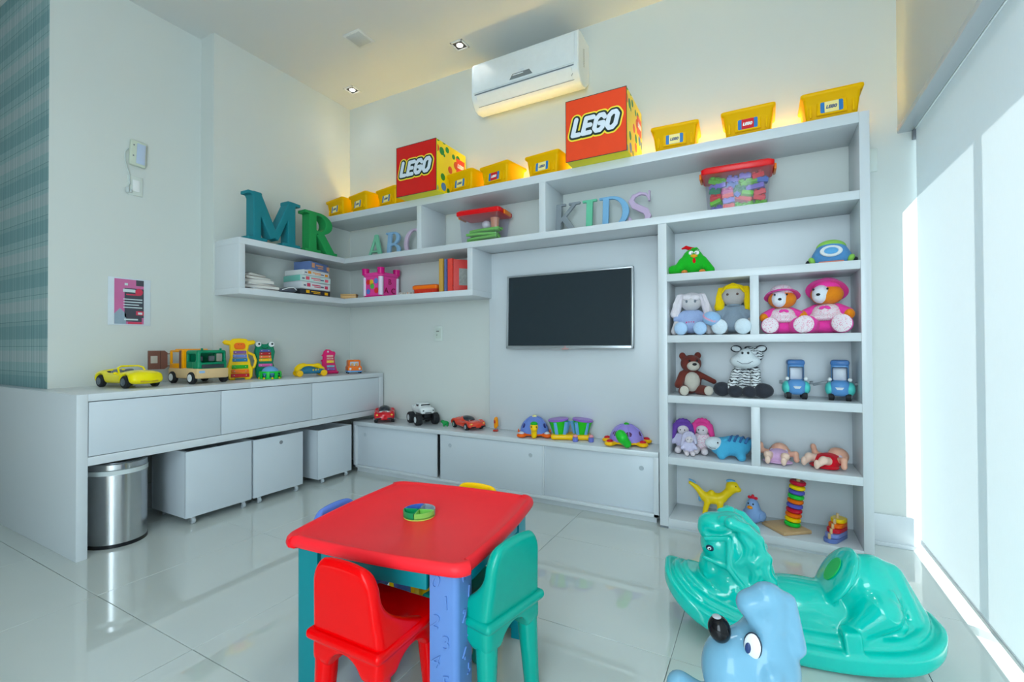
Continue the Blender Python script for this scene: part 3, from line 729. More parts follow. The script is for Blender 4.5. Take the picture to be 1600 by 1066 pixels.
RCH = mat('chair_red', (228, 0, 3), .16, var=.02, spec=.22); GCH = plastic('chair_green', (0, 158, 140), .2); BCH = plastic('chair_blue', (92, 124, 204), .2); YCH = plastic('chair_yellow', (250, 200, 0), .2)
chair('bright red moulded child chair in front of the play table', (-.890, .906, 0), math.radians(181), RCH)
chair('teal green moulded child chair at the window side of the play table', (-.712, 1.130, 0), math.radians(-101), GCH)
chair('yellow moulded child chair on the television side of the play table', (-.975, 1.405, 0), math.radians(4), YCH, .98)
chair('blue moulded child chair on the bench side of the play table', (-1.180, 1.125, 0), math.radians(96), BCH, .98)

tr = thing('sorting_tray', 'small round tray with blue, grey and green quarters on red tabletop', 'tray', (-.975, 1.168, .4545), math.radians(20))
ob('base_plate', cyl((0, 0, .002), .050, .004, seg=28), plastic('tray_lime', (190, 214, 90)), tr)
QC = [('tray_grey', (150, 160, 170)), ('tray_blue', (70, 110, 190)), ('tray_green', (20, 150, 90)), ('tray_light_green', (130, 200, 90))]
for q, (nm, rgb) in enumerate(QC):
    a0 = PI / 2 * q + .02; a1 = a0 + PI / 2 - .04
    arc = [(.051 * math.cos(a0 + (a1 - a0) * k / 9), .051 * math.sin(a0 + (a1 - a0) * k / 9)) for k in range(10)]
    inn = [(.047 * math.cos(a1 - (a1 - a0) * k / 9), .047 * math.sin(a1 - (a1 - a0) * k / 9)) for k in range(10)]
    mid = (a0 + a1) / 2
    wall_ = prism(arc + inn, .018, 'xy', (0, 0, .013))
    def edge(a): return box((.025 * math.cos(a), .025 * math.sin(a), .013), (.047, .0022, .018), 0, (0, 0, a))
    fl_ = prism([(.002 * math.cos(mid), .002 * math.sin(mid))] + arc, .004, 'xy', (0, 0, .006))
    ob('quarter_cup', [wall_, edge(a0 + .03), edge(a1 - .03), fl_], plastic(nm, rgb), tr)

# rocking horse: one blown plastic shell, head towards -x
HRS = mat('horse_green', (0, 198, 182), .10, var=.02, coat=.6, spec=.4)
hs = thing('rocking_horse', 'glossy green plastic rocking horse standing near the window', 'rocking horse', (.095, 1.845, 0), math.radians(8))
def rocker(inset, h, z0=0.):
    def f(X):
        x, y, z = X[..., 0] - .0, X[..., 1], X[..., 2]
        zb = .50 * (x - .02) ** 2 + 1.1 * (x - .02) ** 4 + z0
        r = .135 - inset * .5
        q1 = np.abs(x + .02) - (.405 - inset - r); q2 = np.abs(y) - (.160 - inset - r) * (1 - .0 * x)
        o = np.hypot(np.maximum(q1, 0), np.maximum(q2, 0)) + np.minimum(np.maximum(q1, q2), 0) - r
        v = np.abs(z - zb - h / 2) - h / 2
        k = .022; t = np.clip(.5 - .5 * (v - o) / k, 0, 1); return v + (o - v) * t + k * t * (1 - t)
    return F2(f, (-.43, -.165, 0), (.39, .165, .22))
prims = [rocker(0, .066), (rocker(.032, .092), .006), (rocker(.060, .116), .008),
    (E((-.01, 0, .130), (.25, .098, .072)), .02), (E((-.195, 0, .150), (.105, .100, .085)), .02), (E((-.15, 0, .10), (.12, .112, .08)), .012),   # barrel, chest
    (E((.195, 0, .190), (.098, .098, .122)), .014), (E((.215, 0, .275), (.040, .040, .040)), .012),                                          # rump
    (E((.112, 0, .236), (.024, .108, .104), (0, .55, 0)), .010), (E((.02, 0, .160), (.12, .088, .040)), .02),                                # seat back, seat
    (E((-.185, 0, .262), (.098, .074, .122)), .016), (E((-.250, 0, .292), (.052, .058, .062)), .012), (E((-.262, 0, .205), (.046, .052, .046)), .010), (E((-.272, 0, .232), (.03, .040, .03)), .010),   # neck, brow, muzzle
    (E((-.245, 0, .362), (.064, .056, .036)), .008), (E((-.285, 0, .340), (.026, .040, .032)), .008), (E((-.20, 0, .375), (.045, .045, .030)), .008)]
for s_ in (-1, 1):
    prims += [(K((-.225, s_ * .040, .385), (-.195, s_ * .046, .398), .020, .013), .006)]
    for (pts_, r_) in (([(-.205, .388), (-.160, .372), (-.122, .335), (-.115, .290), (-.135, .262)], .021), ([(-.170, .352), (-.150, .318), (-.158, .280), (-.180, .255)], .017), ([(-.128, .318), (-.098, .278), (-.100, .232), (-.122, .212)], .020),
                       ([(-.148, .268), (-.130, .230), (-.142, .190), (-.165, .170)], .017), ([(-.108, .240), (-.082, .205), (-.090, .165)], .019)):
        for (xa, za), (xb, zb_) in zip(pts_[:-1], pts_[1:]):
            off = .048 if xa > -.13 else .062
            prims.append((K((xa, s_ * off, za), (xb, s_ * (.050 if xb > -.13 else .062), zb_), r_, r_ * .94), .004))     # curls of the mane
    prims += [(K((-.290, s_ * .046, .252), (-.215, s_ * .073, .238), .0075), .004), (K((-.215, s_ * .073, .238), (-.212, s_ * .064, .335), .0075), .004), (K((-.212, s_ * .064, .335), (-.285, s_ * .046, .318), .0075), .004),   # bridle
              (K((-.215, s_ * .074, .238), (-.135, s_ * .096, .140), .008), .005), (K((-.29, s_ * .04, .190), (-.235, s_ * .058, .180), .006), .004),
              (K((-.10, s_ * .090, .150), (-.15, s_ * .118, .085), .024, .018), .016), (K((.205, s_ * .088, .18), (.14, s_ * .104, .118), .056, .028), .022),     # legs in relief
              (K((.235, s_ * .082, .235), (.262, s_ * .088, .150), .013), .006), (K((.262, s_ * .088, .15), (.235, s_ * .094, .105), .013), .006),
              (B((.120, s_ * .128, .096), (.024, .026, .036), .006, (0, -.12, 0)), .005)]                # foot rest
for y_ in (-.045, 0, .045): prims.append((E((-.092 - .3 * abs(y_), y_, .245), (.020, .024, .085), (0, -.30, 0)), .010))
prims += [(K((.255, 0, .255), (.300, 0, .150), .044, .052), .014), (K((.300, 0, .15), (.335, 0, .115), .044, .026), .010), (K((.275, .02, .245), (.315, .03, .13), .02, .03), .006), (K((.275, -.03, .245), (.310, -.04, .13), .02, .028), .006), (E((.185, 0, .292), (.026, .030, .020)), .006)]
sob('shell', prims, HRS, hs, n=170, k=.01)
for s_ in (-1, 1):
    e = ob('eye', ell((-.272, s_ * .0540, .290), (.0135, .006, .0105), (0, .25, s_ * .18)), mat('eye_navy', (20, 40, 70), .2), hs)
    ob('pupil', ell((-.274, s_ * .0590, .290), (.0065, .003, .0055)), PWHITE, e); ob('eye_dot', ell((-.2735, s_ * .0615, .290), (.003, .0015, .003)), BLACK, e)  # eye decal: white disc with a black dot
ob('sticker', prism([(.036 * math.cos(a), .042 * math.sin(a)) for a in [2 * PI * k / 18 for k in range(18)]], .003, 'yz', (.100, -.016, .262), (0, .55, 0)), mat('sticker_green', (0, 190, 90), .4), hs)

# ride-on dog in front, mostly below the frame
DOG = plastic('dog_blue', (116, 166, 192), .14)
dg_ = thing('rocking_dog', 'pale blue plastic ride-on dog with a black ball nose', 'rocking toy', (-.02, .985, 0), 0)
dp = [E((0, .06, .17), (.13, .17, .10)), (E((.0, .02, .29), (.085, .085, .11)), .04), (E((.014, .0, .400), (.064, .064, .085)), .02), (E((-.036, -.028, .395), (.052, .056, .068)), .022),
      (E((.022, .0, .470), (.038, .046, .050)), .014), (K((.030, -.012, .50), (.030, -.018, .536), .030, .026), .01), (K((.022, -.022, .540), (-.004, -.026, .524), .026, .022), .008), (K((-.004, -.026, .524), (.006, -.028, .498), .022, .016), .008), (K((.056, -.010, .535), (.066, -.004, .455), .015, .020), .010),
      (K((.03, -.055, .42), (.028, -.060, .36), .017, .020), .010),
      (K((-.06, -.02, .30), (-.125, -.045, .345), .030, .025), .02),
      (K((-.08, -.03, .14), (-.09, -.05, .025), .042, .045), .03), (K((.08, -.03, .14), (.09, -.05, .025), .042, .045), .03), (K((-.08, .16, .14), (-.09, .18, .025), .042, .045), .03), (K((.08, .16, .14), (.09, .18, .025), .042, .045), .03)]
sob('shell', dp, DOG, dg_, n=110, k=.015)
ob('nose', ell((-.054, -.050, .476), (.0200, .0205, .0240), (0, -.2, 0)), plastic('nose_black', (14, 14, 18), .1), dg_)
ob('nose_cap', ell((-.058, -.054, .4995), (.0080, .0080, .003)), mat('cap_grey', (170, 174, 178), .4), dg_)
ey = ob('eye', ell((.0005, -.0525, .462), (.0155, .006, .027), (.1, .12, -.25)), mat('eye_rim', (30, 40, 60), .3), dg_)
ob('eye_white', ell((.0, -.0550, .462), (.0138, .005, .0255), (.1, .12, -.25)), mat('eye_white', (232, 236, 240), .25), ey)
ob('pupil', ell((-.007, -.0590, .460), (.0050, .0028, .0105), (.1, .12, -.25)), mat('eye_pupil', (40, 60, 110), .2), ey)

# ================================================================== top of the wall shelf: yellow bins and cube boxes
BINY = translucent(mat('bin_yellow_plastic', (255, 196, 0), .4, var=.03, spec=.15), (255, 205, 20), .16)
CREAM = mat('label_cream', (250, 232, 150), .5); LBLUE = mat('label_blue', (40, 120, 190), .45); LRED = mat('label_red', (214, 20, 30), .45); LNAVY = mat('label_navy', (96, 106, 130), .5)
GRP_BIN = 'yellow storage bins on top of the wall shelf'
def yellow_bin(label, kind):
    t = thing('storage_bin', label, 'bin', (0, 0, 0), 0, GRP_BIN)
    R = lambda w, d, r=.014: rrect(w, d, r, 4)
    ob('tub', loft([(R(.196, .165), 0), (R(.202, .172), .004), (R(.228, .196), .112), (R(.246, .214), .118), (R(.252, .220), .126), (R(.250, .218), .135), (R(.244, .212), .137), (R(.222, .190), .128), (R(.198, .168), .006)]), BINY, t, ang=50)
    f = math.atan2(.014, .12)
    def on_front(g, z): return xf(g, (f * -1, 0, 0), (0, -.0835 - .117 * z - .001, z))
    ob('handle_pocket', on_front(prism([(-.060, -.045), (.060, -.045), (.060, .030), (.048, .044), (-.048, .044), (-.060, .030)], .010, 'xz', bev=.003), .066), BINY, t)
    each('side_rib', [on_front(box((s * .085, 0, 0), (.012, .008, .088), .003), .062) for s in (-1, 1)], BINY, t)
    lb = ob('label_plate', on_front(prism(rrect(.090, .054, .006), .003, 'xz', (0, -.006, 0)), .056), LBLUE, t)
    ob('label_centre', on_front(box((0, -.0078, 0), (.056, .001, .0525)), .056), LRED if kind == 'red' else CREAM, lb)
    e = bpy.data.objects.new('brand_lettering', None)
    bpy.data.objects.remove(e)
    before = len(col.objects)
    logo(.044, [('brand_lettering', .16, PWHITE if kind == 'red' else LNAVY)], lb, (0, 0, 0), 4)
    for c in kids(lb):
        if c.name.startswith('brand_lettering'): c.location = (0, -.0835 - .117 * .056 - .0088, .056); c.rotation_euler = (-f, 0, 0)
    return t
cream0 = yellow_bin('yellow bin in the left corner of the top shelf, behind green letter R', 'cream')
red0 = yellow_bin('yellow bin with red brand sticker, third from the window end... ', 'red')
ZT = 2.0753
def setb(o, x, y, rz): o.location = (x, y, ZT); o.rotation_euler = (0, 0, math.radians(rz))
setb(cream0, -3.07, 2.735, -10)
dup(cream0, 'second yellow bin from the left wall corner', (-2.795, 2.725, ZT), math.radians(-12))
dup(cream0, 'yellow bin touching the left side of the deep red cube box', (-2.505, 2.735, ZT), math.radians(-10))
dup(cream0, 'yellow bin directly right of the left cube box', (-1.822, 2.735, ZT), math.radians(-10))
setb(red0, -1.545, 2.735, -10); red0['label'] = 'yellow bin with red sticker between the two cube boxes'
dup(cream0, 'yellow bin touching the left side of the right cube box', (-1.20, 2.735, ZT), math.radians(-6))
dup(cream0, 'yellow bin directly right of the right cube box', (-.418, 2.738, ZT), math.radians(3))
dup(red0, 'yellow bin with red sticker near the window end of the shelf', (-.055, 2.738, ZT), math.radians(0))
dup(cream0, 'last yellow bin at the window end of the top shelf', (.30, 2.738, ZT), math.radians(0))

BOXR = mat('carton_red', (222, 20, 14), .35); BOXO = mat('carton_orange_red', (240, 70, 22), .35); BOXY = mat('carton_yellow', (240, 226, 20), .4)
LG_Y = mat('logo_yellow', (255, 226, 60), .4); LG_K = mat('logo_black', (28, 48, 44), .4); LG_W = mat('logo_white', (222, 230, 240), .4)
DOTS = dots_material()
def cube_box(label, x0, front):
    s = .358
    t = thing('cube_box', label, 'box', (x0 + s / 2, 2.53 + s / 2, ZT), 0, 'big printed cube boxes on top shelf')
    ob('carton', slab(-s / 2, s / 2, -s / 2, s / 2, 0, s, .003), BOXY, t)
    fp = ob('front_print', slab(-s / 2 + .001, s / 2 - .001, -s / 2 - .0015, -s / 2 + .001, .001, s - .001), front, t)
    each('print_edge', [box((-s / 2, -s / 2 - .001, s / 2), (.003, .003, s)), box((s / 2, -s / 2 - .001, s / 2), (.003, .003, s)), box((0, -s / 2 - .001, 0.001), (s, .003, .003)), box((0, -s / 2 - .001, s - .001), (s, .003, .003))], LG_K, t)
    logo(.292, [('logo_outline_yellow', .34, LG_Y), ('logo_outline_black', .25, LG_K), ('logo_lettering', .135, LG_W)], fp, (0, -s / 2 - .0025, s * .52), 10, .26)
    sp_ = ob('side_print', slab(s / 2 - .001, s / 2 + .0015, -s / 2 + .012, s / 2 - .004, .004, s - .004), DOTS, t)
    bd = ob('brand_square', slab(s / 2 + .001, s / 2 + .003, .055, .160, .195, .30), BOXO, sp_)
    logo(.080, [('small_lettering', .16, PWHITE)], sp_, (0, 0, 0), 5)
    for c in kids(sp_):
        if c.name.startswith('small_lettering'): c.rotation_euler = (0, 0, PI / 2); c.location = (s / 2 + .0035, .1075, .248)
    return t
cube_box('deep red cube box with brand lettering, left of the air conditioner', -2.315, BOXR)
cube_box('orange-red cube box with brand lettering, below the air conditioner', -1.004, BOXO)

# ================================================================== standing letters
def letter(ch, label, loc, rz, h, t, m, tilt=0., group=None, n=84):
    g, w = letter_mesh(ch, h, t, n)
    o = ob('letter_' + ch.lower(), xf(g, None, (-w / 2, 0, .0)), m, ang=40)
    o.location = loc; o.rotation_euler = (tilt, 0, rz)
    return tag(o, label, 'letter', group)
letter('M', 'big dark teal block letter M on the corner shelf', (-3.005, 2.030, 1.7125), PI / 2, .328, .085, mat('letter_teal', (10, 124, 136), .55), n=96)
letter('R', 'big green block letter R on the corner shelf', (-3.005, 2.412, 1.7125), PI / 2, .308, .085, mat('letter_green', (28, 150, 78), .55), n=96)
LPAL = dict(A=('pale green', (132, 205, 170)), B=('pale blue', (150, 190, 225)), C=('pale pink', (214, 190, 214)), K=('grey', (138, 146, 152)), I=('mint green', (110, 205, 165)), D=('sky blue', (130, 185, 225)), S=('pale lilac', (205, 180, 212)))
for ch, x, y, where in (('A', -2.80, 2.80, 'left compartment under the yellow bins'), ('B', -2.605, 2.80, 'left compartment, between green A and pink C'), ('C', -2.405, 2.80, 'left compartment, partly behind the divider'),
                        ('K', -1.112, 2.79, 'wide compartment, next to the divider'), ('I', -.955, 2.79, 'wide compartment, between grey K and blue D'), ('D', -.795, 2.79, 'wide compartment, third of four'), ('S', -.640, 2.79, 'wide compartment, last of four')):
    nm, rgb = LPAL[ch]
    letter(ch, f'{nm} wooden letter {ch} in the {where}', (x, y, 1.7125), 0, .214, .020, mat('letter_paint_' + ch, rgb, .5), -.10, 'pastel wooden letters on the upper shelf', 72)
# ================================================================== toys on the bench
ZB = .7795; ZC2 = .4025
def heading(deg): return math.radians(deg + 90)      # toys are built facing -y
def wheels(t, W, ys, r, wdt, rim=PWHITE, x=None, hub=.6):
    for y in ys:
        for s in (-1, 1):
            w = ob('wheel', cyl(((x or W / 2) * s, y, r), r, wdt, AX, 22, bev=r * .14), RUBBER, t)
            ob('rim', [cyl(((x or W / 2) * s + s * wdt * .5, y, r), r * hub, .003, AX, 16)] + [box(((x or W / 2) * s + s * (wdt * .5 + .0015), y, r), (.002, r * hub * 1.7, r * .16), 0, (PI * k / 3, 0, 0)) for k in range(3)], rim, w)
def arches(W, ys, r, k=.004): return [('cut', E((s * W * .5, y, r), (W * .22, r * 1.22, r * 1.25)), k) for y in ys for s in (-1, 1)]

L, W, Hc = .40, .165, .118
t = thing('toy_convertible', 'bright yellow toy convertible car on the white bench', 'toy car', (-3.135, 1.255, ZB), heading(4))
ys = (-.118, .122); r = .034
sob('body', [B((0, 0, .053), (.080, .194, .030), .026), (E((0, -.115, .068), (.074, .090, .028)), .02), (E((0, .125, .072), (.076, .082, .028)), .02), (E((0, -.185, .044), (.070, .022, .020)), .015)]
    + [('cut', B((0, .03, .095), (.058, .070, .034), .02), .008)] + arches(W, ys, r), mat('car_yellow', (255, 232, 0), .2, coat=.2, spec=.3), t, n=70)
ob('bumper_slot', [box((0, -.203, .038), (.085, .006, .008), .002)], mat('car_gold', (196, 160, 20), .4), t)
each('badge', [box((-.012, -.1975, .062), (.014, .004, .004)), box((.012, -.1975, .062), (.014, .004, .004))], mat('car_gold', (0, 0, 0)), t)
ob('windscreen_frame', tube([(-.066, -.052, .070), (-.060, -.022, .108), (-.04, -.012, .117), (.04, -.012, .117), (.060, -.022, .108), (.066, -.052, .070)], .0048, 8), MATS['car_yellow'], t)
ob('windscreen', prism([(-.060, .072), (.060, .072), (.054, .112), (-.054, .112)], .002, 'xz', (0, -.002, 0), (-.62, 0, 0)), clear_material('toy_windscreen', (.75, .82, .88), .2, .12), t)
each('seat', [box((s * .028, .05, .074), (.042, .022, .050), .008) for s in (-1, 1)] + [box((0, .02, .056), (.10, .07, .006))], GREY, t)
ob('folded_roof', box((0, .098, .082), (.12, .03, .014), .006), BLACK, t)
each('mirror', [ell((s * .078, -.035, .080), (.011, .007, .007)) for s in (-1, 1)], MATS['car_yellow'], t)
wheels(t, W, ys, r, .026, mat('rim_grey', (112, 122, 130), .3, .4), .070)

t = thing('toy_truck', 'wooden toy truck with green cab and open brown rear door', 'toy truck', (-3.105, 1.606, ZB), heading(1))
CABG = plastic('truck_green', (0, 132, 92)); TRY = plastic('truck_yellow', (255, 168, 0))
ob('chassis', box((0, 0, .062), (.190, .315, .062), .010), WOOD, t)
cab = sob('cab', [B((0, -.085, .145), (.086, .066, .058), .014), (B((0, -.125, .112), (.086, .028, .028), .01), .01), ('cut', B((0, -.150, .156), (.068, .075, .028), .008), .004), ('cut', B((0, -.085, .156), (.14, .042, .024), .008), .004), ('cut', B((0, -.08, .15), (.070, .05, .038), .008), .003)], CABG, t, n=56)
each('cab_knob', [ell((s * .055, -.138, .208), (.007, .007, .007)) for s in (-1, 1)], CABG, t)
ob('grille', box((0, -.155, .105), (.13, .008, .022), .002), mat('truck_dark', (48, 58, 62), .5), t)
each('headrest', [box((s * .035, -.075, .150), (.034, .02, .034), .006) for s in (-1, 1)], GREY, t)
ob('cargo_body', [box((0, .075, .197), (.176, .15, .014), .006), box((.084, .075, .142), (.010, .15, .110), .004), box((-.084, .012, .142), (.010, .02, .110), .004), box((-.084, .140, .142), (.010, .02, .110), .004), box((-.084, .075, .105), (.010, .14, .03), .004), box((0, .005, .142), (.176, .010, .110), .004), box((0, .146, .105), (.176, .008, .03), .003)] + [box((0, .03 + .03 * i, .206), (.14, .012, .008), .003) for i in range(4)], TRY, t)
ob('side_post', box((-.088, .03, .145), (.006, .024, .112), .003), BROWNW, t)
d = ob('rear_door', prism([(-.055, -.057), (.032, -.057), (.048, -.045), (.048, .045), (.032, .057), (-.055, .057)], .012, 'xz', (-.150, .150, .143), bev=.002), BROWNW, t)
ob('door_window', box((-.176, .143, .146), (.036, .003, .044), .001), mat('window_tan', (190, 182, 170), .5), d)
ob('door_groove', box((-.142, .1435, .143), (.0025, .002, .112)), mat('groove_brown', (84, 52, 46), .6), d)
each('door_pin', [cyl((-.098, .150, z), .003, .018, AX, 8) for z in (.105, .180)], BROWNW, d)
ob('sticker', box((-.065, -.1582, .072), (.032, .002, .014)), mat('sticker_blue', (150, 190, 230), .4), t)
wheels(t, .19, (-.105, .10), .036, .028, PWHITE, .092, .62)

def bars_toy(name, label, cat, loc, rz, outline, m, t_, bars, tilt=-.10, bev=.006):
    t = thing(name, label, cat, loc, rot=(tilt, 0, rz))
    ob('plate', prism(outline, t_, 'xz', (0, 0, 0), bev=bev), m, t)
    for (x, z, w, h, rgb, nm) in bars:
        b = ob('tone_bar', box((x, -t_ / 2 - .004, z), (w, .008, h), .002), plastic('bar_' + nm, rgb, .3), t)
        each('bar_pin', [ell((x + s * w * .33, -t_ / 2 - .0085, z), .0035, None, 8, 6) for s in (-1, 1)], mat('pin_steel', (220, 220, 210), .3, .6), b)
    return t
def mirror_outline(pts): return pts + [(-x, z) for x, z in pts[::-1]]
gy = plastic('xylo_yellow', (255, 206, 0))
GIR = [(-.060, 0), (-.030, 0), (-.028, .012), (.030, .012), (.032, 0), (.060, 0), (.075, .02), (.078, .075), (.066, .10), (.062, .13), (.052, .15), (.050, .195), (.058, .232), (.088, .240), (.098, .255), (.086, .268), (.052, .264), (.040, .276), (.0, .280), (-.040, .276), (-.052, .264), (-.086, .268), (-.098, .255), (-.088, .240), (-.058, .232), (-.055, .15), (-.068, .10), (-.078, .075), (-.072, .02)]
gt = bars_toy('giraffe_xylophone', 'yellow giraffe-shaped toy xylophone leaning on the left wall', 'xylophone', (-3.095, 1.860, ZB), math.radians(68), GIR, gy, .034,
     [(0, .028, .108, .024, (200, 20, 30), 'red'), (0, .056, .102, .022, (250, 120, 20), 'orange'), (0, .086, .096, .024, (40, 170, 30), 'green'), (0, .132, .088, .022, (30, 120, 170), 'teal'), (0, .158, .082, .022, (110, 130, 200), 'blue'), (0, .184, .076, .020, (130, 80, 150), 'violet')])
ob('snout', prism(rrect(.066, .044, .018, 5, 0, .226), .008, 'xz', (0, -.020, 0), bev=.002), ORANGE, gt)
each('nostril', [box((s * .008, -.0245, .236), (.008, .002, .003)) for s in (-1, 1)], mat('nostril_brown', (150, 70, 10), .5), gt)
ob('handle', tube([(.055, 0, .060), (.088, 0, .085), (.098, 0, .125), (.086, 0, .165), (.050, 0, .185)], .009), gy, gt)
FRG = mirror_outline([(.050, 0), (.060, .03), (.062, .07), (.052, .105), (.058, .145), (.066, .185), (.058, .218), (.060, .245), (.044, .258), (.026, .250), (.014, .240), (.0, .240)])
ft = bars_toy('frog_xylophone', 'dark green frog-shaped toy xylophone with round eyes', 'xylophone', (-3.095, 2.040, ZB), math.radians(70), FRG, plastic('frog_green', (0, 128, 92)), .034,
     [(0, .090, .088, .020, (220, 90, 170), 'pink'), (0, .127, .080, .019, (250, 200, 30), 'yellow'), (0, .149, .076, .019, (250, 120, 60), 'coral'), (0, .171, .074, .019, (190, 30, 40), 'dark_red'), (0, .192, .070, .017, (90, 90, 160), 'indigo')])
for s in (-1, 1):
    e = ob('eye', cyl((s * .042, -.020, .238), .018, .008, AY, 18), PWHITE, ft); ob('pupil', cyl((s * .042 + .004, -.0245, .240), .007, .003, AY, 12), BLACK, e)
ob('smile', tube([(-.02, -.018, .214), (0, -.019, .208), (.02, -.018, .214)], .002, 6), BLACK, ft)
rt_ = thing('toy_tambourine', 'bright green toy ring with blue dome standing before the frog xylophone', 'toy', (-3.00, 2.015, ZB))
GB = plastic('ring_green', (20, 200, 60))
ob('ring', [lathe([(.066, 0), (.070, .005), (.070, .010), (.062, .010), (.062, .005)], 28), lathe([(.062, .042), (.070, .042), (.070, .050), (.066, .053), (.060, .050)], 28)] + [box((.066 * math.cos(a), .066 * math.sin(a), .027), (.010, .022, .036), .002, (0, 0, a)) for a in [2 * PI * k / 8 for k in range(8)]], GB, rt_)
each('jingle', [cyl((.063 * math.cos(a), .063 * math.sin(a), .027), .012, .006, None, 12) for a in [2 * PI * (k + .5) / 8 for k in range(8)]], plastic('jingle_teal', (0, 130, 120)), rt_)
each('foot', [ell((.066 * math.cos(a), .066 * math.sin(a), .006), .008, None, 8, 6) for a in [2 * PI * (k + .5) / 8 for k in range(8)]], YEL, rt_)
ob('dome', ell((0, 0, .042), (.056, .056, .046)), plastic('dome_blue', (110, 170, 225), .15), rt_)

ph = thing('toy_phone', 'yellow and blue pull-along toy telephone on wheels', 'toy phone', (-2.985, 2.325, ZB), math.radians(66))
sob('body', [B((0, 0, .036), (.085, .050, .016), .012), (E((-.015, 0, .052), (.055, .045, .026)), .012), (B((.06, -.02, .042), (.035, .03, .012), .01), .012)], plastic('phone_blue', (40, 110, 140)), ph, n=44)
sob('handset', [K((-.085, 0, .050), (-.080, 0, .058), .026, .022), (K((-.070, 0, .078), (.060, 0, .078), .014), .02), (K((-.085, 0, .060), (-.05, 0, .080), .016), .02), (K((.085, 0, .050), (.055, 0, .078), .020, .014), .02)], plastic('phone_yellow', (250, 205, 0)), ph, n=44)
each('button', [box((.01 + .018 * i, -.050, .046 + .003 * j), (.010, .004, .008), .002) for i in range(3) for j in (0, 1)], plastic('phone_yellow', (0, 0, 0)), ph)
for x in (-.085, .085):
    for y in (-.052, .052): ob('wheel', cyl((x, y, .024), .024, .018, AY, 18, bev=.004), plastic('wheel_yellow', (250, 190, 0)), ph)

PKO = [(-.068, 0), (.072, 0), (.080, .014), (.066, .020), (.058, .05), (.050, .09), (.046, .13), (.056, .165), (.050, .178), (.03, .182), (.010, .196), (-.018, .198), (-.036, .180), (-.040, .16), (-.052, .150), (-.042, .142), (-.043, .118), (-.058, .108), (-.048, .098), (-.050, .074), (-.066, .064), (-.054, .054), (-.056, .030), (-.074, .022)]
pk = bars_toy('dinosaur_xylophone', 'small magenta dinosaur-shaped toy xylophone near the back corner', 'xylophone', (-3.115, 2.600, ZB), math.radians(62), PKO, plastic('dino_magenta', (230, 16, 110)), .036,
     [(.016, .035, .064, .017, (140, 100, 190), 'purple'), (.014, .058, .060, .017, (130, 200, 220), 'aqua'), (.012, .096, .056, .020, (250, 210, 60), 'light_yellow'), (.010, .122, .052, .016, (230, 150, 140), 'salmon'), (.010, .142, .050, .016, (240, 180, 170), 'rose')])
ob('eye', ell((-.004, -.020, .178), (.007, .004, .008)), PWHITE, pk)

bs = thing('toy_bus', 'small orange toy bus with blue base in the bench corner', 'toy bus', (-2.975, 2.735, ZB), math.radians(58))
sob('body', [B((0, 0, .040), (.056, .060, .020), .010), (B((0, .008, .075), (.048, .050, .036), .012), .006), ('cut', B((0, -.06, .078), (.036, .03, .020), .006), .002)], plastic('bus_orange', (250, 120, 30)), bs, n=44)
ob('base_plate', box((0, 0, .018), (.112, .12, .014), .005), SKYB, bs)
ob('windscreen', box((0, -.030, .078), (.074, .003, .042)), mat('bus_window', (190, 205, 225), .2), bs)
each('driver', [ell((s * .016, -.034, .070), (.012, .008, .016)) for s in (-1, 1)], plastic('driver_tan', (220, 180, 120)), bs)
each('headlight', [ell((s * .036, -.060, .038), (.009, .004, .009)) for s in (-1, 1)], PWHITE, bs)
wheels(bs, .11, (-.035, .035), .014, .012, SKYB, .048)

# ================================================================== toys on the low cabinet
def coupe(name, label, loc, deg, L, W, H, m, r, extras=None):
    t = thing(name, label, 'toy car', loc, heading(deg))
    ys = (-.29 * L, .31 * L)
    sob('body', [B((0, 0, .40 * H), (.47 * W, .47 * L, .20 * H), .16 * H), (E((0, -.30 * L, .50 * H), (.42 * W, .22 * L, .20 * H)), .1 * H), (E((0, .28 * L, .56 * H), (.46 * W, .22 * L, .26 * H)), .1 * H), (E((0, .05 * L, .62 * H), (.34 * W, .26 * L, .34 * H)), .06 * H),
         (E((0, -.46 * L, .34 * H), (.40 * W, .06 * L, .16 * H)), .08 * H)] + [(E((s * .40 * W, y, .50 * H), (.10 * W, .16 * L, .24 * H)), .08 * H) for s in (-1, 1) for y in ys] + arches(W, ys, r, .003), m, t, n=64)
    ob('window_glass', xf(ell((0, .035 * L, .64 * H), (.315 * W, .245 * L, .325 * H)), None, (0, -.02 * L, .018 * H)), LGLASS, t)
    each('headlight', [ell((s * .33 * W, -.43 * L, .50 * H), (.09 * W, .05 * L, .07 * H), (0, 0, s * .4)) for s in (-1, 1)], mat('headlight_amber', (255, 214, 90), .2), t)
    each('air_intake', [box((s * .26 * W, -.505 * L, .30 * H), (.26 * W, .02 * L, .10 * H), .002) for s in (-1, 1)], BLACK, t)
    wheels(t, W, ys, r, W * .16, CHROME, W * .40)
    return t
c1 = coupe('toy_sports_car', 'red and white toy sports car nearest the bench corner', (-2.680, 2.785, ZC2), -47, .285, .160, .125, mat('car_red', (216, 10, 30), .18, coat=.4), .026)
ob('bonnet_patch', prism([(-.040, -.01), (-.02, .012), (0, .004), (.02, .012), (.040, -.01), (.03, -.022), (-.03, -.022)], .010, 'xy', (0, -.090, .0825), (.16, 0, 0)), PWHITE, c1)
coupe('toy_sports_car', 'orange-red toy sports car between the monster truck and the orange figure', (-1.895, 2.815, ZC2), -25, .285, .150, .092, mat('car_orange_red', (228, 62, 34), .18, coat=.4), .024)
t = thing('toy_monster_truck', 'white toy pickup with huge black tyres', 'toy truck', (-2.318, 2.822, ZC2), heading(-30))
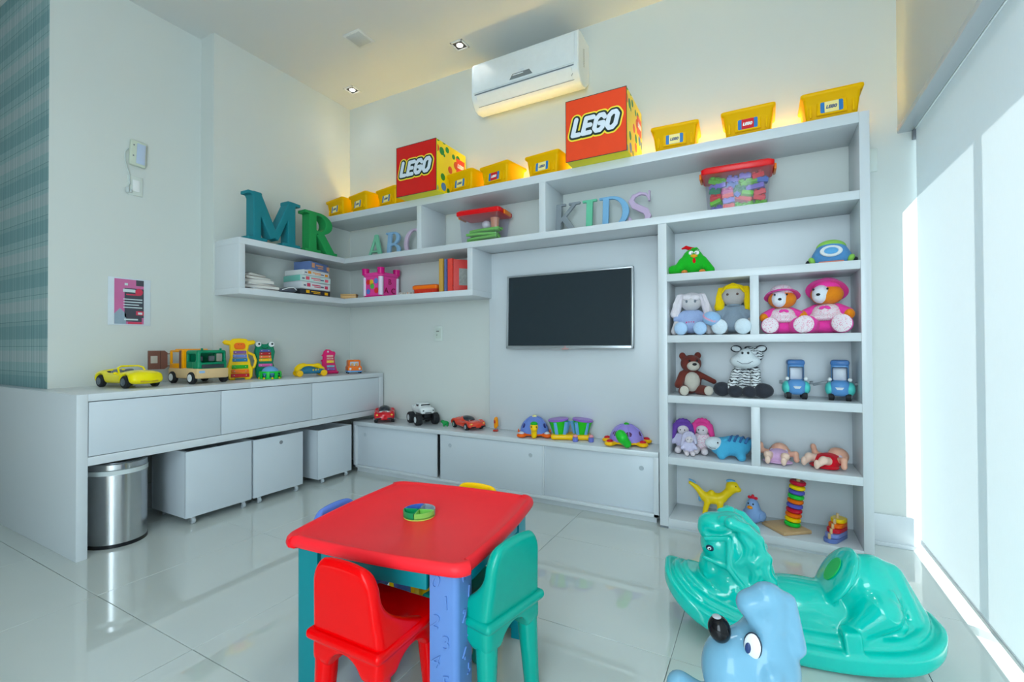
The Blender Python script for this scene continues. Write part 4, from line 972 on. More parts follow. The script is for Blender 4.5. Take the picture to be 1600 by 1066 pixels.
sob('body', [B((0, 0, .105), (.054, .110, .020), .014), (E((0, -.075, .118), (.050, .050, .022)), .02), (B((0, .0, .138), (.046, .050, .022), .018), .02), (B((0, .085, .120), (.052, .035, .014), .008), .01), ('cut', B((0, .080, .140), (.040, .030, .015), .004), .004)] + arches(.11, (-.075, .078), .042, .003), mat('truck_white', (232, 236, 236), .25), t, n=60)
ob('window_glass', [box((0, -.052, .144), (.070, .004, .022), .001, (.55, 0, 0)), box((.0455, .0, .142), (.003, .05, .018), .001), box((-.0455, .0, .142), (.003, .05, .018), .001)], LGLASS, t)
each('headlight', [box((s * .036, -.112, .112), (.018, .008, .008), .002, (0, s * .3, 0)) for s in (-1, 1)] + [box((0, -.113, .094), (.05, .006, .006), .001)], BLACK, t)
ob('axle_frame', [box((0, 0, .066), (.05, .19, .026), .004), box((0, -.078, .042), (.12, .016, .014), .003), box((0, .078, .042), (.12, .016, .014), .003)], BLACK, t)
wheels(t, .15, (-.078, .078), .044, .046, mat('rim_white', (214, 220, 222), .3), .068, .52)
gs_ = thing('toy_block_figure', 'little green toy animal behind the orange-red sports car', 'toy', (-2.085, 2.80, ZC2), .5)
sob('body', [E((0, 0, .022), (.024, .018, .018)), (E((-.022, 0, .034), (.014, .013, .012)), .008), (K((-.012, .01, .012), (-.012, .012, .004), .007), .004), (K((.014, .01, .012), (.014, .012, .004), .007), .004), (K((-.012, -.01, .012), (-.012, -.012, .004), .007), .004), (K((.014, -.01, .012), (.014, -.012, .004), .007), .004)], plastic('toy_green', (10, 150, 70)), gs_, n=30)
each('eye', [ell((-.028, s * .009, .040), .003, None, 8, 6) for s in (-1, 1)], BLACK, gs_)
of = thing('toy_figure', 'thin upright orange toy figure standing alone on the cabinet', 'toy', (-1.645, 2.79, ZC2), .3)
sob('body', [K((0, 0, .030), (0, 0, .075), .012, .014), (E((.003, 0, .088), (.013, .012, .013)), .006), (K((.012, 0, .075), (.014, 0, .040), .006), .004)], plastic('figure_orange', (245, 150, 10)), of, n=36)
ob('foot', box((0, 0, .006), (.034, .03, .012), .003), plastic('figure_red', (190, 50, 30)), of)
ob('face_print', box((-.004, -.0135, .068), (.012, .004, .022), .002), plastic('figure_red', (0, 0, 0)), of)

def dome_toy(label, loc, rz, dome, base, headm, lobes, spots, rad, hgt, capm):
    t = thing('dome_turtle_toy', label, 'toy', loc, rz)
    ps = [E((0, 0, .020), (rad * .95, rad * .8, .017))] + [(E((math.cos(a) * rad * 1.05, math.sin(a) * rad * .95, .016), (rad * .28, rad * .28, .015)), .012) for a in lobes]
    sob('base', ps, base, t, n=52)
    ob('dome', lathe([(rad * .86 * math.cos(u), .026 + (hgt - .026) * math.sin(u)) for u in [PI / 2 * k / 10 for k in range(10)]] + [(.001, hgt)], 28, (0, 0, 0), None, (1, .92, 1)), dome, t)
    each('dome_rib', [tube([(rad * .875 * math.cos(u) * math.cos(a), rad * .80 * math.cos(u) * math.sin(a), .026 + (hgt - .025) * math.sin(u)) for u in [PI / 2 * k / 8 for k in range(8)]], .0025, 6) for a in [PI / 6 + PI / 3 * k for k in range(6)]], dome, t)
    ob('top_knob', ell((0, 0, hgt), (.016, .016, .010)), capm, t)
    each('dome_hole', [ell((rad * .80 * math.cos(u) * math.cos(a), rad * .73 * math.cos(u) * math.sin(a), .028 + (hgt - .028) * math.sin(u)), (.022, .006, .022), (-u * .8, 0, a + PI / 2), 14, 8) for a in [-PI / 2 + PI / 3 * k for k in range(6)] for u in (.42,)], spots, t)
    each('lobe_button', [ell((math.cos(a) * rad * 1.05, math.sin(a) * rad * .95, .029), (rad * .17, rad * .17, .012)) for a in lobes], headm[2], t)
    h = sob('head', headm[0], headm[1], t, n=40)
    return t, h
YO = [math.radians(a) for a in (-40, -140, 40, 140, 90)]
t, h = dome_toy('blue-domed turtle toy with orange base and yellow head', (-1.335, 2.772, ZC2), math.radians(24), plastic('turtle_blue', (112, 140, 215)), plastic('turtle_orange', (245, 100, 10)),
    ([E((0, -.112, .078), (.025, .020, .026)), (K((0, -.110, .075), (0, -.106, .020), .020, .018), .012), (E((0, -.124, .066), (.019, .014, .014)), .008)], YEL, mat('lobe_white', (214, 214, 226), .4)), [math.radians(a) for a in (-45, -135, 50, 130)], plastic('spot_navy', (50, 50, 120)), .112, .128, mat('knob_cream', (236, 226, 150), .4))
ob('cap', ell((0, -.110, .098), (.024, .022, .014)), GREEN, h); each('eye', [ell((s * .016, -.130, .080), (.004, .003, .006)) for s in (-1, 1)], mat('eye_dark', (60, 50, 40), .3), h)
each('ear_horn', [cyl((math.cos(a) * .112, math.sin(a) * .10 - .004, .042), .006, .02, None, 10, .003) for a in (math.radians(-22), math.radians(-158))], plastic('turtle_orange', (0, 0, 0)), t)
t, h = dome_toy('purple-domed turtle toy with yellow base and green head', (-.725, 2.785, ZC2), math.radians(24), plastic('turtle_lilac', (158, 140, 220)), plastic('turtle_yellow', (255, 190, 0)),
    ([K((-.055, -.128, .080), (-.048, -.140, .070), .030, .028), (K((-.045, -.140, .06), (-.018, -.128, .030), .026, .024), .02)], plastic('head_green', (30, 190, 50)), plastic('lobe_red', (205, 20, 40))), [math.radians(a) for a in (-50, -150, 10, 80, 150)], plastic('spot_plum', (90, 50, 90)), .118, .122, GREEN)

t = thing('toy_drums', 'pair of green and blue toy drums on one yellow base', 'toy drums', (-1.085, 2.785, ZC2), math.radians(22))
sob('base', [B((-.055, 0, .018), (.070, .060, .016), .014), (B((.060, .0, .018), (.070, .060, .016), .014), .01)], plastic('drum_yellow', (252, 196, 0)), t, n=44)
for i, x in enumerate((-.066, .066)):
    cp = ob('drum_shell', lathe([(.040, .030), (.062, .118), (.058, .118), (.037, .032)], 26, (x, 0, 0), (0, (-.10, .10)[i], 0)), plastic('drum_green', (40, 190, 30)), t)
    each('drum_stripe', [xf(tube([(x + .0415 * math.cos(a), .0415 * math.sin(a), .034), (x + .0605 * math.cos(a), .0605 * math.sin(a), .112)], .012, 6), None, (0, 0, 0)) for a in [2 * PI * k / 5 + .4 for k in range(5)]], plastic('drum_blue', (110, 170, 225)), cp)
    ob('drum_skin', cyl((x + (-.012, .012)[i], 0, .122), .066, .014, (0, (-.10, .10)[i], 0), 26, bev=.004), plastic('drum_purple', (150, 100, 195)), t)
for i, x in enumerate((.028, .125)):
    pg = ob('peg', cyl((x, -.085, .013), .017, .026, None, 16, bev=.002), plastic('peg_blue', (110, 120, 200)), t)
    ob('peg_cap', cyl((x, -.085, .034), .015, .018, None, 16, bev=.006), plastic('peg_pink', (236, 150, 160)), pg)

# ================================================================== contents of the corner shelf
ZS = 1.3865
games = [('black board game box at the bottom of the stack', (.265, .19, .044), (48, 50, 56), 0, ('print_yellow', (240, 180, 20))),
         ('white board game box second from the bottom of the stack', (.27, .19, .052), (214, 218, 224), 3, ('print_pinkish', (210, 70, 100))),
         ('mint green board game box in the middle of the stack', (.265, .20, .048), (120, 196, 180), -2, ('print_pinkred', (230, 100, 120))),
         ('thin white board game box with an orange corner near the top', (.25, .19, .040), (226, 228, 226), 6, ('print_orange', (240, 150, 30))),
         ('blue picture puzzle box on top of the stack', (.20, .15, .068), (96, 120, 170), 12, ('print_face', (220, 160, 120)))]
z = ZS; 
for i, (lb, s, rgb, a, (pn, pc)) in enumerate(games):
    t = thing('board_game_box', lb, 'game box', (-3.075 + (.02 if i == 4 else 0), 2.370 + (.02 if i == 4 else 0), z + .0004), math.radians(90 + a), 'board games stacked on the corner shelf')
    m = mat('game_' + str(i), rgb, .45, var=.16 if i == 4 else .05, scale=24)
    ob('box_lid', box((0, 0, s[2] * .55), (s[0], s[1], s[2] * .9), .002), m, t)
    ob('box_base', box((0, 0, s[2] * .1), (s[0] - .006, s[1] - .006, s[2] * .2), .001), mat('game_base', (196, 200, 204), .5), t)
    fm = mat('game_side', (222, 226, 228), .4)
    if i in (1, 2, 3): ob('side_print', box((0, -s[1] / 2 - .0006, s[2] * .55), (s[0] - .004, .0012, s[2] * .86)), fm if i != 2 else mat('game_side_mint', (196, 220, 216), .4), t)
    each('title_print', [box((x, -s[1] / 2 - .0014, s[2] * zz_), (w, .0012, s[2] * h)) for x, zz_, w, h in ((-.07, .6, .03, .5), (.0, .65, .08, .16), (.01, .4, .06, .12), (.095, .5, .03, .45))], mat('gp_' + pn, pc, .4), t)
    if i in (1, 2, 3): each('small_print', [box((x, -s[1] / 2 - .0014, s[2] * .5), (w, .0012, s[2] * .2)) for x, w in ((.055, .03), (-.105, .02))], mat('print_ink', (90, 96, 120), .4), t)
    z += s[2] + .0006
papers = [((.24, .17), (190, 196, 206), 8, 'light grey magazine at the bottom of the paper pile'), ((.25, .18), (150, 126, 120), -6, 'brownish magazine in the paper pile'), ((.23, .17), (226, 228, 228), 14, 'white magazine in the middle of the paper pile'), ((.22, .16), (206, 206, 210), -4, 'pale grey magazine above the white one'), ((.20, .15), (120, 104, 88), 10, 'dark tan magazine second from the top'), ((.17, .13), (90, 76, 62), 24, 'small dark brown booklet topping the paper pile')]
z = ZS
for i, (s, rgb, a, lb) in enumerate(papers):
    x, y = -3.085, (1.99, 1.96, 1.95, 1.94, 1.925, 1.92)[i]; hgt = (.012, .020, .016, .022, .020, .020)[i]
    if i in (3,): z += .0
    t = thing('magazine', lb, 'magazine', (x, y, z + .0003), math.radians(90 + a), 'magazines lying on the corner shelf')
    ob('cover', [box((0, 0, .0008), (s[0], s[1], .0016), .0003), box((0, 0, hgt - .0008), (s[0], s[1], .0016), .0003), box((0, s[1] / 2 - .001, hgt / 2), (s[0], .002, hgt - .0034))], mat('mag_' + str(i), rgb, .4, var=.15, scale=12), t)
    ob('pages', box((0, -.001, hgt / 2), (s[0] - .006, s[1] - .004, hgt - .0036)), mat('paper', (222, 220, 214), .8), t)
    z += hgt + .0004
t = thing('game_bag', 'crumpled dark zip pouch beside the board game stack', 'pouch', (-2.995, 2.145, ZS), math.radians(80))
sob('pouch', [E((0, 0, .020), (.055, .026, .019)), (E((.03, .005, .028), (.030, .024, .018)), .015), (E((-.045, -.004, .014), (.022, .018, .012)), .01)], mat('pouch_dark', (76, 80, 92), .35, var=.25, scale=60), t, n=36)
ob('zip_cord', tube([(-.05, -.024, .018), (-.01, -.028, .034), (.03, -.027, .040), (.055, -.022, .024)], .003, 6), PWHITE, t)
t = thing('wooden_box', 'small pale wooden box on the corner shelf near the pink bucket', 'box', (-2.985, 2.700, ZS), math.radians(30))
ob('box_body', box((0, 0, .016), (.125, .06, .032), .003), mat('box_wood', (220, 176, 118), .5, var=.12, scale=18), t); ob('box_lid', box((0, 0, .038), (.128, .063, .011), .003), mat('box_wood', (0, 0, 0)), t)

pb = thing('castle_bucket', 'pink castle-shaped toy block bucket with corner turrets', 'toy bucket', (-2.705, 2.775, ZS), math.radians(88))
PKB = plastic('bucket_pink', (240, 70, 160)); PKD = plastic('bucket_magenta', (220, 20, 130))
ob('bucket', loft([(rrect(.165, .165, .02), 0), (rrect(.185, .185, .02), .012), (rrect(.190, .190, .02), .165), (rrect(.205, .205, .025), .172), (rrect(.205, .205, .025), .196)]), PKB, pb)
ob('base_rim', loft([(rrect(.19, .19, .02), 0), (rrect(.20, .20, .02), .004), (rrect(.196, .196, .02), .016)]), PKD, pb)
for sx in (-1, 1):
    for sy in (-1, 1): ob('turret', [cyl((sx * .085, sy * .085, .205), .028, .044, None, 16, bev=.003), cyl((sx * .085, sy * .085, .229), .030, .010, None, 16, bev=.002)], PKD, pb)
each('corner_band', [cyl((-.088, -.088, .09), .020, .145, None, 14), cyl((.088, -.088, .09), .016, .145, None, 14), cyl((-.088, .088, .09), .016, .145, None, 14)], mat('band_pale', (226, 214, 232), .3), pb)
for i, (tx, x, z_) in enumerate((('B', .0, .125), ('A', -.038, .055), ('C', .036, .055))):
    ob('printed_letter', xf(text_geo(tx, .062, .0015), (PI / 2, 0, 0), (x, -.0955, z_)), mat('print_wine', (150, 0, 60), .4), pb)
for i, (y, z_, rgb, nm) in enumerate(((.045, .125, (235, 50, 40), 'red'), (.0, .09, (90, 190, 80), 'green'), (-.045, .055, (235, 50, 40), 'red'), (.045, .050, (90, 130, 210), 'blue'), (-.042, .13, (90, 130, 210), 'blue'), (.01, .122, (250, 190, 40), 'gold'))):
    ob('printed_block', prism([(.024 * math.cos(a), .024 * math.sin(a)) for a in [2 * PI * k / (5 + i % 3) + i for k in range(5 + i % 3)]], .002, 'yz', (-.0955, y, z_)), mat('printed_' + nm, rgb, .4), pb)
for i, (ch, rgb) in enumerate(zip('CUFA', ((120, 110, 120), (150, 110, 90), (220, 110, 50), (110, 90, 90)))):
    t = thing('letter_block', ('grey', 'brownish', 'orange', 'dark')[i] + ' printed mini letter block, number %d in the row by the pink bucket' % (i + 1), 'toy block', (-2.455 + .037 * i, 2.735, ZS), math.radians((8, -5, 4, -10)[i]), 'mini letter blocks beside the pink bucket')
    ob('cube', box((0, 0, .015), (.030, .030, .030), .002), mat('block_ivory', (214, 206, 196), .5), t)
    ob('printed_letter', xf(text_geo(ch, .026, .0008), (PI / 2, 0, 0), (0, -.0155, .015)), mat('block_ink_%d' % i, rgb, .4), t)
t = thing('lunch_box', 'flat orange-lidded red plastic box left of the books', 'box', (-2.200, 2.765, ZS), math.radians(4))
ob('tray', loft([(rrect(.19, .13, .02), 0), (rrect(.21, .145, .02), .034), (rrect(.213, .148, .02), .040)]), plastic('box_red', (222, 60, 40)), t)
ob('lid', loft([(rrect(.222, .156, .02), .038), (rrect(.226, .160, .02), .044), (rrect(.226, .160, .02), .062), (rrect(.206, .14, .02), .070)]), plastic('box_orange', (250, 116, 20)), t)
each('tray_rib', [box((-.09 + .02 * i, -.0705, .018), (.005, .006, .026), .001) for i in range(10)], plastic('box_red', (0, 0, 0)), t)
books = [('ochre book standing at the left end of the book row', -2.025, .034, .242, .17, (206, 160, 70)), ('slim blue patterned book between the ochre and red books', -1.985, .020, .236, .17, (96, 110, 160)), ('thick red book in the middle of the book row', -1.945, .040, .236, .18, (232, 72, 60))]
def book(lb, x, y, w, h, d, rgb, rz=0.):
    t = thing('book', lb, 'book', (x, y, ZS), rz, 'books standing on the corner shelf')
    m = mat('book_' + lb[:5], rgb, .4, var=.14 if 'pattern' in lb else .06, scale=40)
    ob('cover', [box((-w / 2 + .0015, 0, h / 2), (.003, d, h), .0008), box((w / 2 - .0015, 0, h / 2), (.003, d, h), .0008), box((0, -d / 2 + .0015, h / 2), (w, .003, h), .001)], m, t)
    ob('pages', box((0, .003, h / 2), (w - .006, d - .006, h - .008)), MATS['paper'], t)
    return t
for lb, x, w, h, d, rgb in books: book(lb, x, 2.665 + d / 2, w, h, d, rgb, .02)
t = book('red book leaning on the shelf post, with a grey picture on its cover', -1.862, 2.745, .036, .228, .19, (214, 66, 62), math.radians(-40))
ob('cover_picture', [box((.0187, -.01, .105), (.001, .09, .12)), ], mat('cover_grey', (150, 154, 150), .5, var=.3, scale=50), t)
each('spine_line', [box((0, -.0955, z_), (.026, .001, .004)) for z_ in (.04, .19)], mat('cover_dark', (90, 60, 60), .5), t)

# ================================================================== clear tubs on the upper shelf
TUBC = clear_material('clear_tub', (.95, .95, .98), .016, .03)
def tub(label, loc, rz, studs, handle):
    t = thing('clear_tub', label, 'storage tub', loc, rz)
    R = lambda w, d: rrect(w, d, .02, 4)
    ob('tub_wall', loft([(R(.285, .170), .002), (R(.315, .190), .205), (R(.311, .186), .205), (R(.281, .166), .006)], True, True), TUBC, t, ang=50)
    ob('lid', loft([(R(.335, .208), .196), (R(.345, .216), .202), (R(.345, .216), .222), (R(.322, .196), .232)], True, True), plastic('tub_lid_red', (232, 20, 26)), t)
    each('clip', [box((s * .178, 0, .205), (.012, .10, .030), .004) for s in (-1, 1)], plastic('clip_orange', (250, 130, 20)) if handle else plastic('tub_lid_red', (0, 0, 0)), t)
    if studs: each('lid_stud', [cyl((-.105 + .03 * i, y, .237), .011, .012, None, 14, bev=.002) for i in range(8) for y in (-.045, .045)], plastic('tub_lid_red', (0, 0, 0)), t)
    return t
tub('red-lidded clear tub with green strips in the middle compartment', (-1.715, 2.762, 1.7115), math.radians(4), False, True)
tub('red-lidded clear tub full of toy bricks in the wide compartment', (-.112, 2.752, 1.7115), math.radians(2), True, True)
GS = mat('foam_green', (120, 205, 80), .6)
for i, (dx, dy, dz, rz, lb) in enumerate(((0, 0, .006, 6, 'light green folded felt strip at the bottom of the clear tub'), (.005, -.005, .032, -7, 'light green felt strip second in the clear tub'), (-.012, .0, .060, 10, 'light green felt strip third in the clear tub'), (.02, .0, .086, -4, 'light green felt strip on top in the clear tub'))):
    w = (.24, .25, .22, .24)[i]
    t = ob('felt_strip', [tube([(-w / 2, -.035, .011), (-w / 6, -.04, .013), (w / 6, -.038, .011), (w / 2, -.03, .012), (w / 2 + .004, 0, .012), (w / 3, .035, .012), (-w / 3, .035, .011)], .0105, 8), box((0, 0, .011), (w * .9, .06, .018), .006)], GS)
    t.location = (-1.715 + dx, 2.762 + dy, 1.7115 + dz); t.rotation_euler = (0, 0, math.radians(rz)); tag(t, lb, 'felt strip', 'green strips in the clear tub')
t = tag(ob('toy_ball', ell((0, 0, 0), (.032, .032, .030)), mat('ball_white', (226, 226, 230), .4)), 'white ball on the green strips inside the tub', 'ball'); t.location = (-1.70, 2.765, 1.852)
t = tag(ob('toy_cup', lathe([(.026, 0), (.032, .07), (.028, .07), (.022, .004)], 18), mat('cup_orange', (226, 150, 110), .4)), 'pale orange cup on the green strips inside the tub', 'cup'); t.location = (-1.630, 2.765, 1.822)
rnd = random.Random(5)
BCOL = [('red', (226, 40, 50)), ('bright green', (110, 200, 40)), ('violet', (130, 110, 200)), ('dark green', (10, 130, 90)), ('blue', (80, 110, 190)), ('magenta', (214, 60, 150))]
def brick_geo(n):
    return [box((0, 0, 0), (.028 * n, .036, .024), .0015, seg=1)] + [cyl((-.014 * (n - 1) + .028 * i, 0, .016), .0095, .009, None, 10) for i in range(n)]
protos = {}
ORD = ('first', 'second', 'third', 'fourth', 'fifth', 'sixth', 'seventh', 'eighth')
c_, s_ = math.cos(math.radians(2)), math.sin(math.radians(2))
for layer in range(6):
    x = -.126 - .002 * layer; k = 0
    while x < .112 + .002 * layer and k < 8:
        n = rnd.choice((1, 2, 2, 3)); wv = .028 * n
        cname, rgb = BCOL[rnd.randrange(6) if rnd.random() < .6 else rnd.randrange(3)]
        lb = f'{cname} toy brick in the clear tub, {ORD[k]} from the left in the {("bottom", "second", "third", "fourth", "fifth", "top")[layer]} layer'
        if (cname, n) not in protos: o = protos[(cname, n)] = ob('toy_brick', brick_geo(n), plastic('brick_' + cname.replace(' ', '_'), rgb))
        else: o = protos[(cname, n)].copy(); col.objects.link(o)
        tag(o, lb, 'toy brick', 'toy bricks in the clear tub')
        cx = x + wv / 2; yy = -.048 + .016 * rnd.random()
        if cx + wv / 2 > .145: cx = .145 - wv / 2
        o.location = (-.112 + cx * c_ - yy * s_, 2.752 + cx * s_ + yy * c_, 1.7115 + .022 + .030 * layer + rnd.uniform(-.002, .002))
        o.rotation_euler = (rnd.uniform(-.5, .9), rnd.uniform(-.4, .4) if n > 1 else rnd.uniform(-.9, .9), rnd.uniform(-.25, .25))
        x += wv + .003; k += 1
# ================================================================== soft toys and toys in the bookcase
ZA_, ZB_, ZC_, ZD_, ZE_ = 1.3893, 1.0543, .7273, .3913, .0563
def eyes(t, pts, r, m=BLACK, name='eye'):
    for p in pts: ob(name, ell(p, r, None, 12, 8), m, t)
# shelf A
PG = plush('parrot_green', (30, 180, 40))
t = thing('green_bird_plush', 'green plush bird with red crest on the top bookcase shelf', 'soft toy', (-.335, 2.715, ZA_), math.radians(12))
sob('body', [E((0, .0, .055), (.066, .055, .058)), (E((.002, -.005, .100), (.046, .042, .040)), .03), (E((-.085, .01, .030), (.045, .035, .030)), .02), (K((.055, -.01, .075), (.088, -.015, .020), .020, .024), .015), (K((-.055, -.01, .07), (-.075, -.02, .03), .020, .022), .015)], PG, t, n=52)
sob('crest', [K((-.002, -.004, .138), (-.032, -.004, .152), .013, .009), (K((-.032, -.004, .152), (-.052, -.004, .146), .009, .005), .004), (E((.004, -.004, .139), (.02, .014, .010)), .006)], plush('crest_red', (220, 20, 30)), t, n=30)
each('head_tuft', [tube([(.0, -.02, .138), (.02, -.03, .140), (.032, -.036, .128)], [.005, .005, .002], 6), tube([(-.004, -.02, .138), (.0, -.04, .136), (-.006, -.048, .122)], [.005, .005, .002], 6)], PG, t)
for s in (-1, 1):
    e = ob('eye', ell((.004 + s * .014, -.045, .112), (.013, .006, .012)), PWHITE, t); ob('pupil', ell((.004 + s * .010, -.0495, .110), (.0035, .002, .004)), BLACK, e)
sob('beak', [E((.004, -.052, .094), (.018, .016, .009)), (E((.004, -.062, .090), (.008, .009, .007)), .006)], plush('beak_orange', (250, 170, 30)), t, n=28)
ob('wattle', ell((.004, -.050, .068), (.010, .008, .018)), plush('crest_red', (0, 0, 0)), t)
each('foot', [ell((s * .045, -.050, .010), (.016, .018, .010)) for s in (-1, 1)], plush('foot_orange', (230, 140, 60)), t)
t = thing('dome_cushion', 'blue and lime domed plush cushion at the right of the top bookcase shelf', 'cushion', (.300, 2.720, ZA_), math.radians(-6))
sob('body', [E((0, 0, .035), (.082, .060, .055)), (E((0, -.005, .075), (.055, .045, .034)), .03), ('cut', B((0, 0, -.03), (.2, .2, .03), .002), .004)], plush('cushion_blue', (90, 150, 205)), t, n=50)
sob('top_patch', [E((.0, .004, .082), (.062, .050, .040)), ('cut', E((0, -.035, .055), (.052, .03, .035)), .006)], plush('cushion_lime', (150, 210, 90)), t, n=40)
ob('ring', torus((0, -.0595, .058), .029, .0075, (PI / 2 - .42, 0, 0), 30, 8, (1.25, .85, 1)), plush('cushion_white', (226, 230, 232)), t)
sob('face_patch', [E((0, -.054, .058), (.034, .013, .022), (-.42, 0, 0)), (K((-.018, -.062, .064), (.02, -.062, .060), .005), .004)], plush('cushion_sky', (100, 170, 220)), t, n=30)
each('side_flap', [ell((s * .078, -.020, .022), (.014, .026, .020), (0, s * .5, 0)) for s in (-1, 1)], plush('cushion_lime', (0, 0, 0)), t)
each('black_trim', [ell((s * .092, -.008, .014), (.014, .024, .015)) for s in (-1, 1)], plush('cushion_black', (40, 44, 52)), t)
ob('front_trim', box((0, -.055, .006), (.10, .008, .010), .003), plush('cushion_coral', (225, 140, 120)), t)

# shelf B: rag dolls, ball, bears
def plush_doll(name, label, loc, rz, s, skin, dress, hair, shoe, mode):
    t = thing(name, label, 'soft toy', loc, rz)
    z = lambda *a: tuple(v * s for v in a)
    sob('head', [E(z(0, 0, .175), z(.052, .046, .048))], skin, t, n=32)
    sob('dress', [E(z(0, .0, .085), z(.046, .036, .055)), (E(z(0, -.01, .045), z(.068, .050, .034)), .03 * s), (K(z(-.035, 0, .115), z(-.068, -.015, .085), .018 * s, .022 * s), .012 * s), (K(z(.035, 0, .115), z(.068, -.015, .085), .018 * s, .022 * s), .012 * s)], dress, t, n=46)
    for q in (-1, 1):
        sob('arm', [K(z(q * .066, -.016, .085), z(q * .084, -.028, .020), .015 * s, .018 * s)], skin, t, n=22)
        lg_ = sob('leg', [K(z(q * .036, -.025, .026), z(q * .044, -.080, .028), .020 * s, .024 * s)], skin, t, n=22)
        ob('shoe', ell(z(q * .046, -.098, .034), z(.033, .017, .034)), shoe, lg_)
    return t
SKG = plush('doll_grey_skin', (206, 202, 204)); 
d1 = plush_doll('rag_doll', 'pale rag doll with white bunches and a light blue shirt', (-.345, 2.735, ZB_), math.radians(4), 1.05, SKG, plush('shirt_blue', (160, 180, 220)), None, plush('shoe_blue', (176, 206, 238)), 0)
HW = plush('hair_white', (232, 224, 230))
sob('hair', [E((0, .008, .205), (.056, .046, .034)), (K((-.056, 0, .215), (-.085, -.01, .12), .020, .026), .012), (K((.056, 0, .215), (.085, -.005, .13), .020, .024), .012), (E((-.022, -.036, .208), (.024, .016, .018)), .008), (E((.024, -.036, .206), (.024, .016, .018)), .008)], HW, d1, n=46)
each('hair_strand', [tube([(s * .06 + .004 * i * s, -.024, .225), (s * (.080 + .005 * i), -.034, .17), (s * (.078 + .007 * i), -.030, .105)], .0045, 5) for s in (-1, 1) for i in range(-1, 3)], HW, d1)
eyes(d1, [(s * .022, -.046, .186) for s in (-1, 1)], (.006, .003, .008), mat('eye_grey', (110, 120, 130), .4))
each('shirt_print', [box((-.022 + .012 * i, -.052, .068), (.007, .003, .014), .001) for i in range(4)], mat('shirt_pink', (214, 60, 130), .6), d1)
d2 = plush_doll('rag_doll', 'rag doll with bright yellow hair and a grey dress', (-.132, 2.748, ZB_), math.radians(-4), 1.20, plush('doll_tan_skin', (186, 180, 178)), plush('dress_grey', (140, 156, 172)), None, plush('shoe_white', (214, 228, 238)), 0)
HY_ = plush('hair_yellow', (245, 208, 10))
sob('hair', [E((0, .010, .238), (.062, .050, .036)), (K((-.058, .0, .235), (-.070, -.012, .150), .018, .026), .012), (K((.062, -.004, .240), (.082, -.010, .150), .020, .030), .012), (E((0, -.026, .254), (.05, .022, .016)), .01)], HY_, d2, n=46)
each('hair_strand', [tube([(s * .058 + .005 * i * s, -.020, .255), (s * (.068 + .006 * i), -.036, .20), (s * (.068 + .007 * i), -.030, .135)], .0045, 5) for s in (-1, 1) for i in range(-1, 3)] + [tube([(.0 , -.03, .272), (s * .03, -.046, .258), (s * .055, -.034, .225)], .006, 5) for s in (-1, 1)], HY_, d2)
eyes(d2, [(s * .024, -.053, .214) for s in (-1, 1)], (.0065, .003, .0065), mat('eye_brown', (90, 60, 50), .4))
ob('collar', torus((0, -.004, .158), .030, .006, None, 20, 6), plush('dress_grey', (0, 0, 0)), d2)
t = thing('soft_ball', 'light blue soft ball with a pink band between the two dolls', 'ball', (-.232, 2.640, ZB_ + .085), math.radians(10))
ob('ball_shell', ell((0, 0, 0), (.046, .040, .038), (0, .25, 0)), plush('ball_blue', (150, 190, 230)), t)
ob('band', lathe([(.041, -.006), (.0465, -.005), (.0465, .005), (.041, .006)], 28, (0, 0, .004), (.45, .35, 0), (1, .88, 1)), plush('band_pink', (228, 170, 200)), t)

BO = plush('bear_orange', (236, 140, 30)); BW = plush('bear_white', (228, 234, 240)); BPK = plush('bear_pink', (240, 70, 170))
FLOR = speckle_material('floral_cloth', (230, 120, 160), (236, 222, 228), 170, .30)
def bear(label, loc, rz, s, hat_tilt, floppy):
    t = thing('teddy_bear', label, 'soft toy', loc, rz, None)
    z = lambda *a: tuple(v * s for v in a)
    sob('body', [E(z(0, .01, .065), z(.058, .045, .066)), (E(z(0, -.01, .035), z(.07, .05, .035)), .02), (K(z(-.04, 0, .110), z(-.078, -.02, .088), .022 * s), .012), (K(z(.04, 0, .110), z(.078, -.02, .088), .022 * s), .012)], BPK, t, n=48)
    hd = sob('head', [E(z(0, 0, .172), z(.062, .052, .046)), (E(z(-.012, -.038, .162), z(.036, .030, .030)), .015)], BO, t, n=42)
    sob('face_patch', [E(z(-.016, -.034, .172), z(.034, .038, .040)), (E(z(-.018, -.050, .158), z(.026, .024, .022)), .012)], BW, hd, n=34)
    ob('nose', ell(z(-.020, -.076, .168), z(.008, .005, .006)), BLACK, hd)
    each('eye', [ell(z(x, -.062, .192), z(.0045, .003, .005)) for x in (-.040, .012)], BLACK, hd)
    for q in (-1, 1):
        ob('paw', ell(z(q * .084, -.030, .082), z(.020, .020, .022)), BO, t)
        lg_ = sob('leg', [K(z(q * .045, -.015, .036), z(q * .062, -.072, .040), .036 * s, .040 * s)], BPK, t, n=26)
        ob('sole', ell(z(q * .066, -.108, .041), z(.036, .009, .038)), FLOR, lg_)
    dr = sob('dress', [E(z(0, -.006, .098), z(.056, .048, .034)), (E(z(0, -.020, .068), z(.085, .058, .018)), .03), ('cut', E(z(0, 0, .045), z(.08, .055, .02)), .01)], FLOR, t, n=46)
    each('bow', [ell(z(q * .010, -.054, .112), z(.012, .004, .007), (0, q * .4, 0)) for q in (-1, 1)], BPK, dr)
    ht = sob('hat', [(E(z(0, .008, .212), z(.052, .048, .036))), ('cut', E(z(0, .0, .165), z(.06, .06, .036)), .006)], FLOR if not floppy else BPK, t, n=40)
    rim = lathe([(.045 * s, 0), (.072 * s, -.014 * s), (.080 * s, -.016 * s), (.074 * s, -.005 * s), (.045 * s, .008 * s)], 30, z(0, .006, .200), (hat_tilt, 0, 0))
    ob('hat_brim', rim, BPK, ht)
    return t
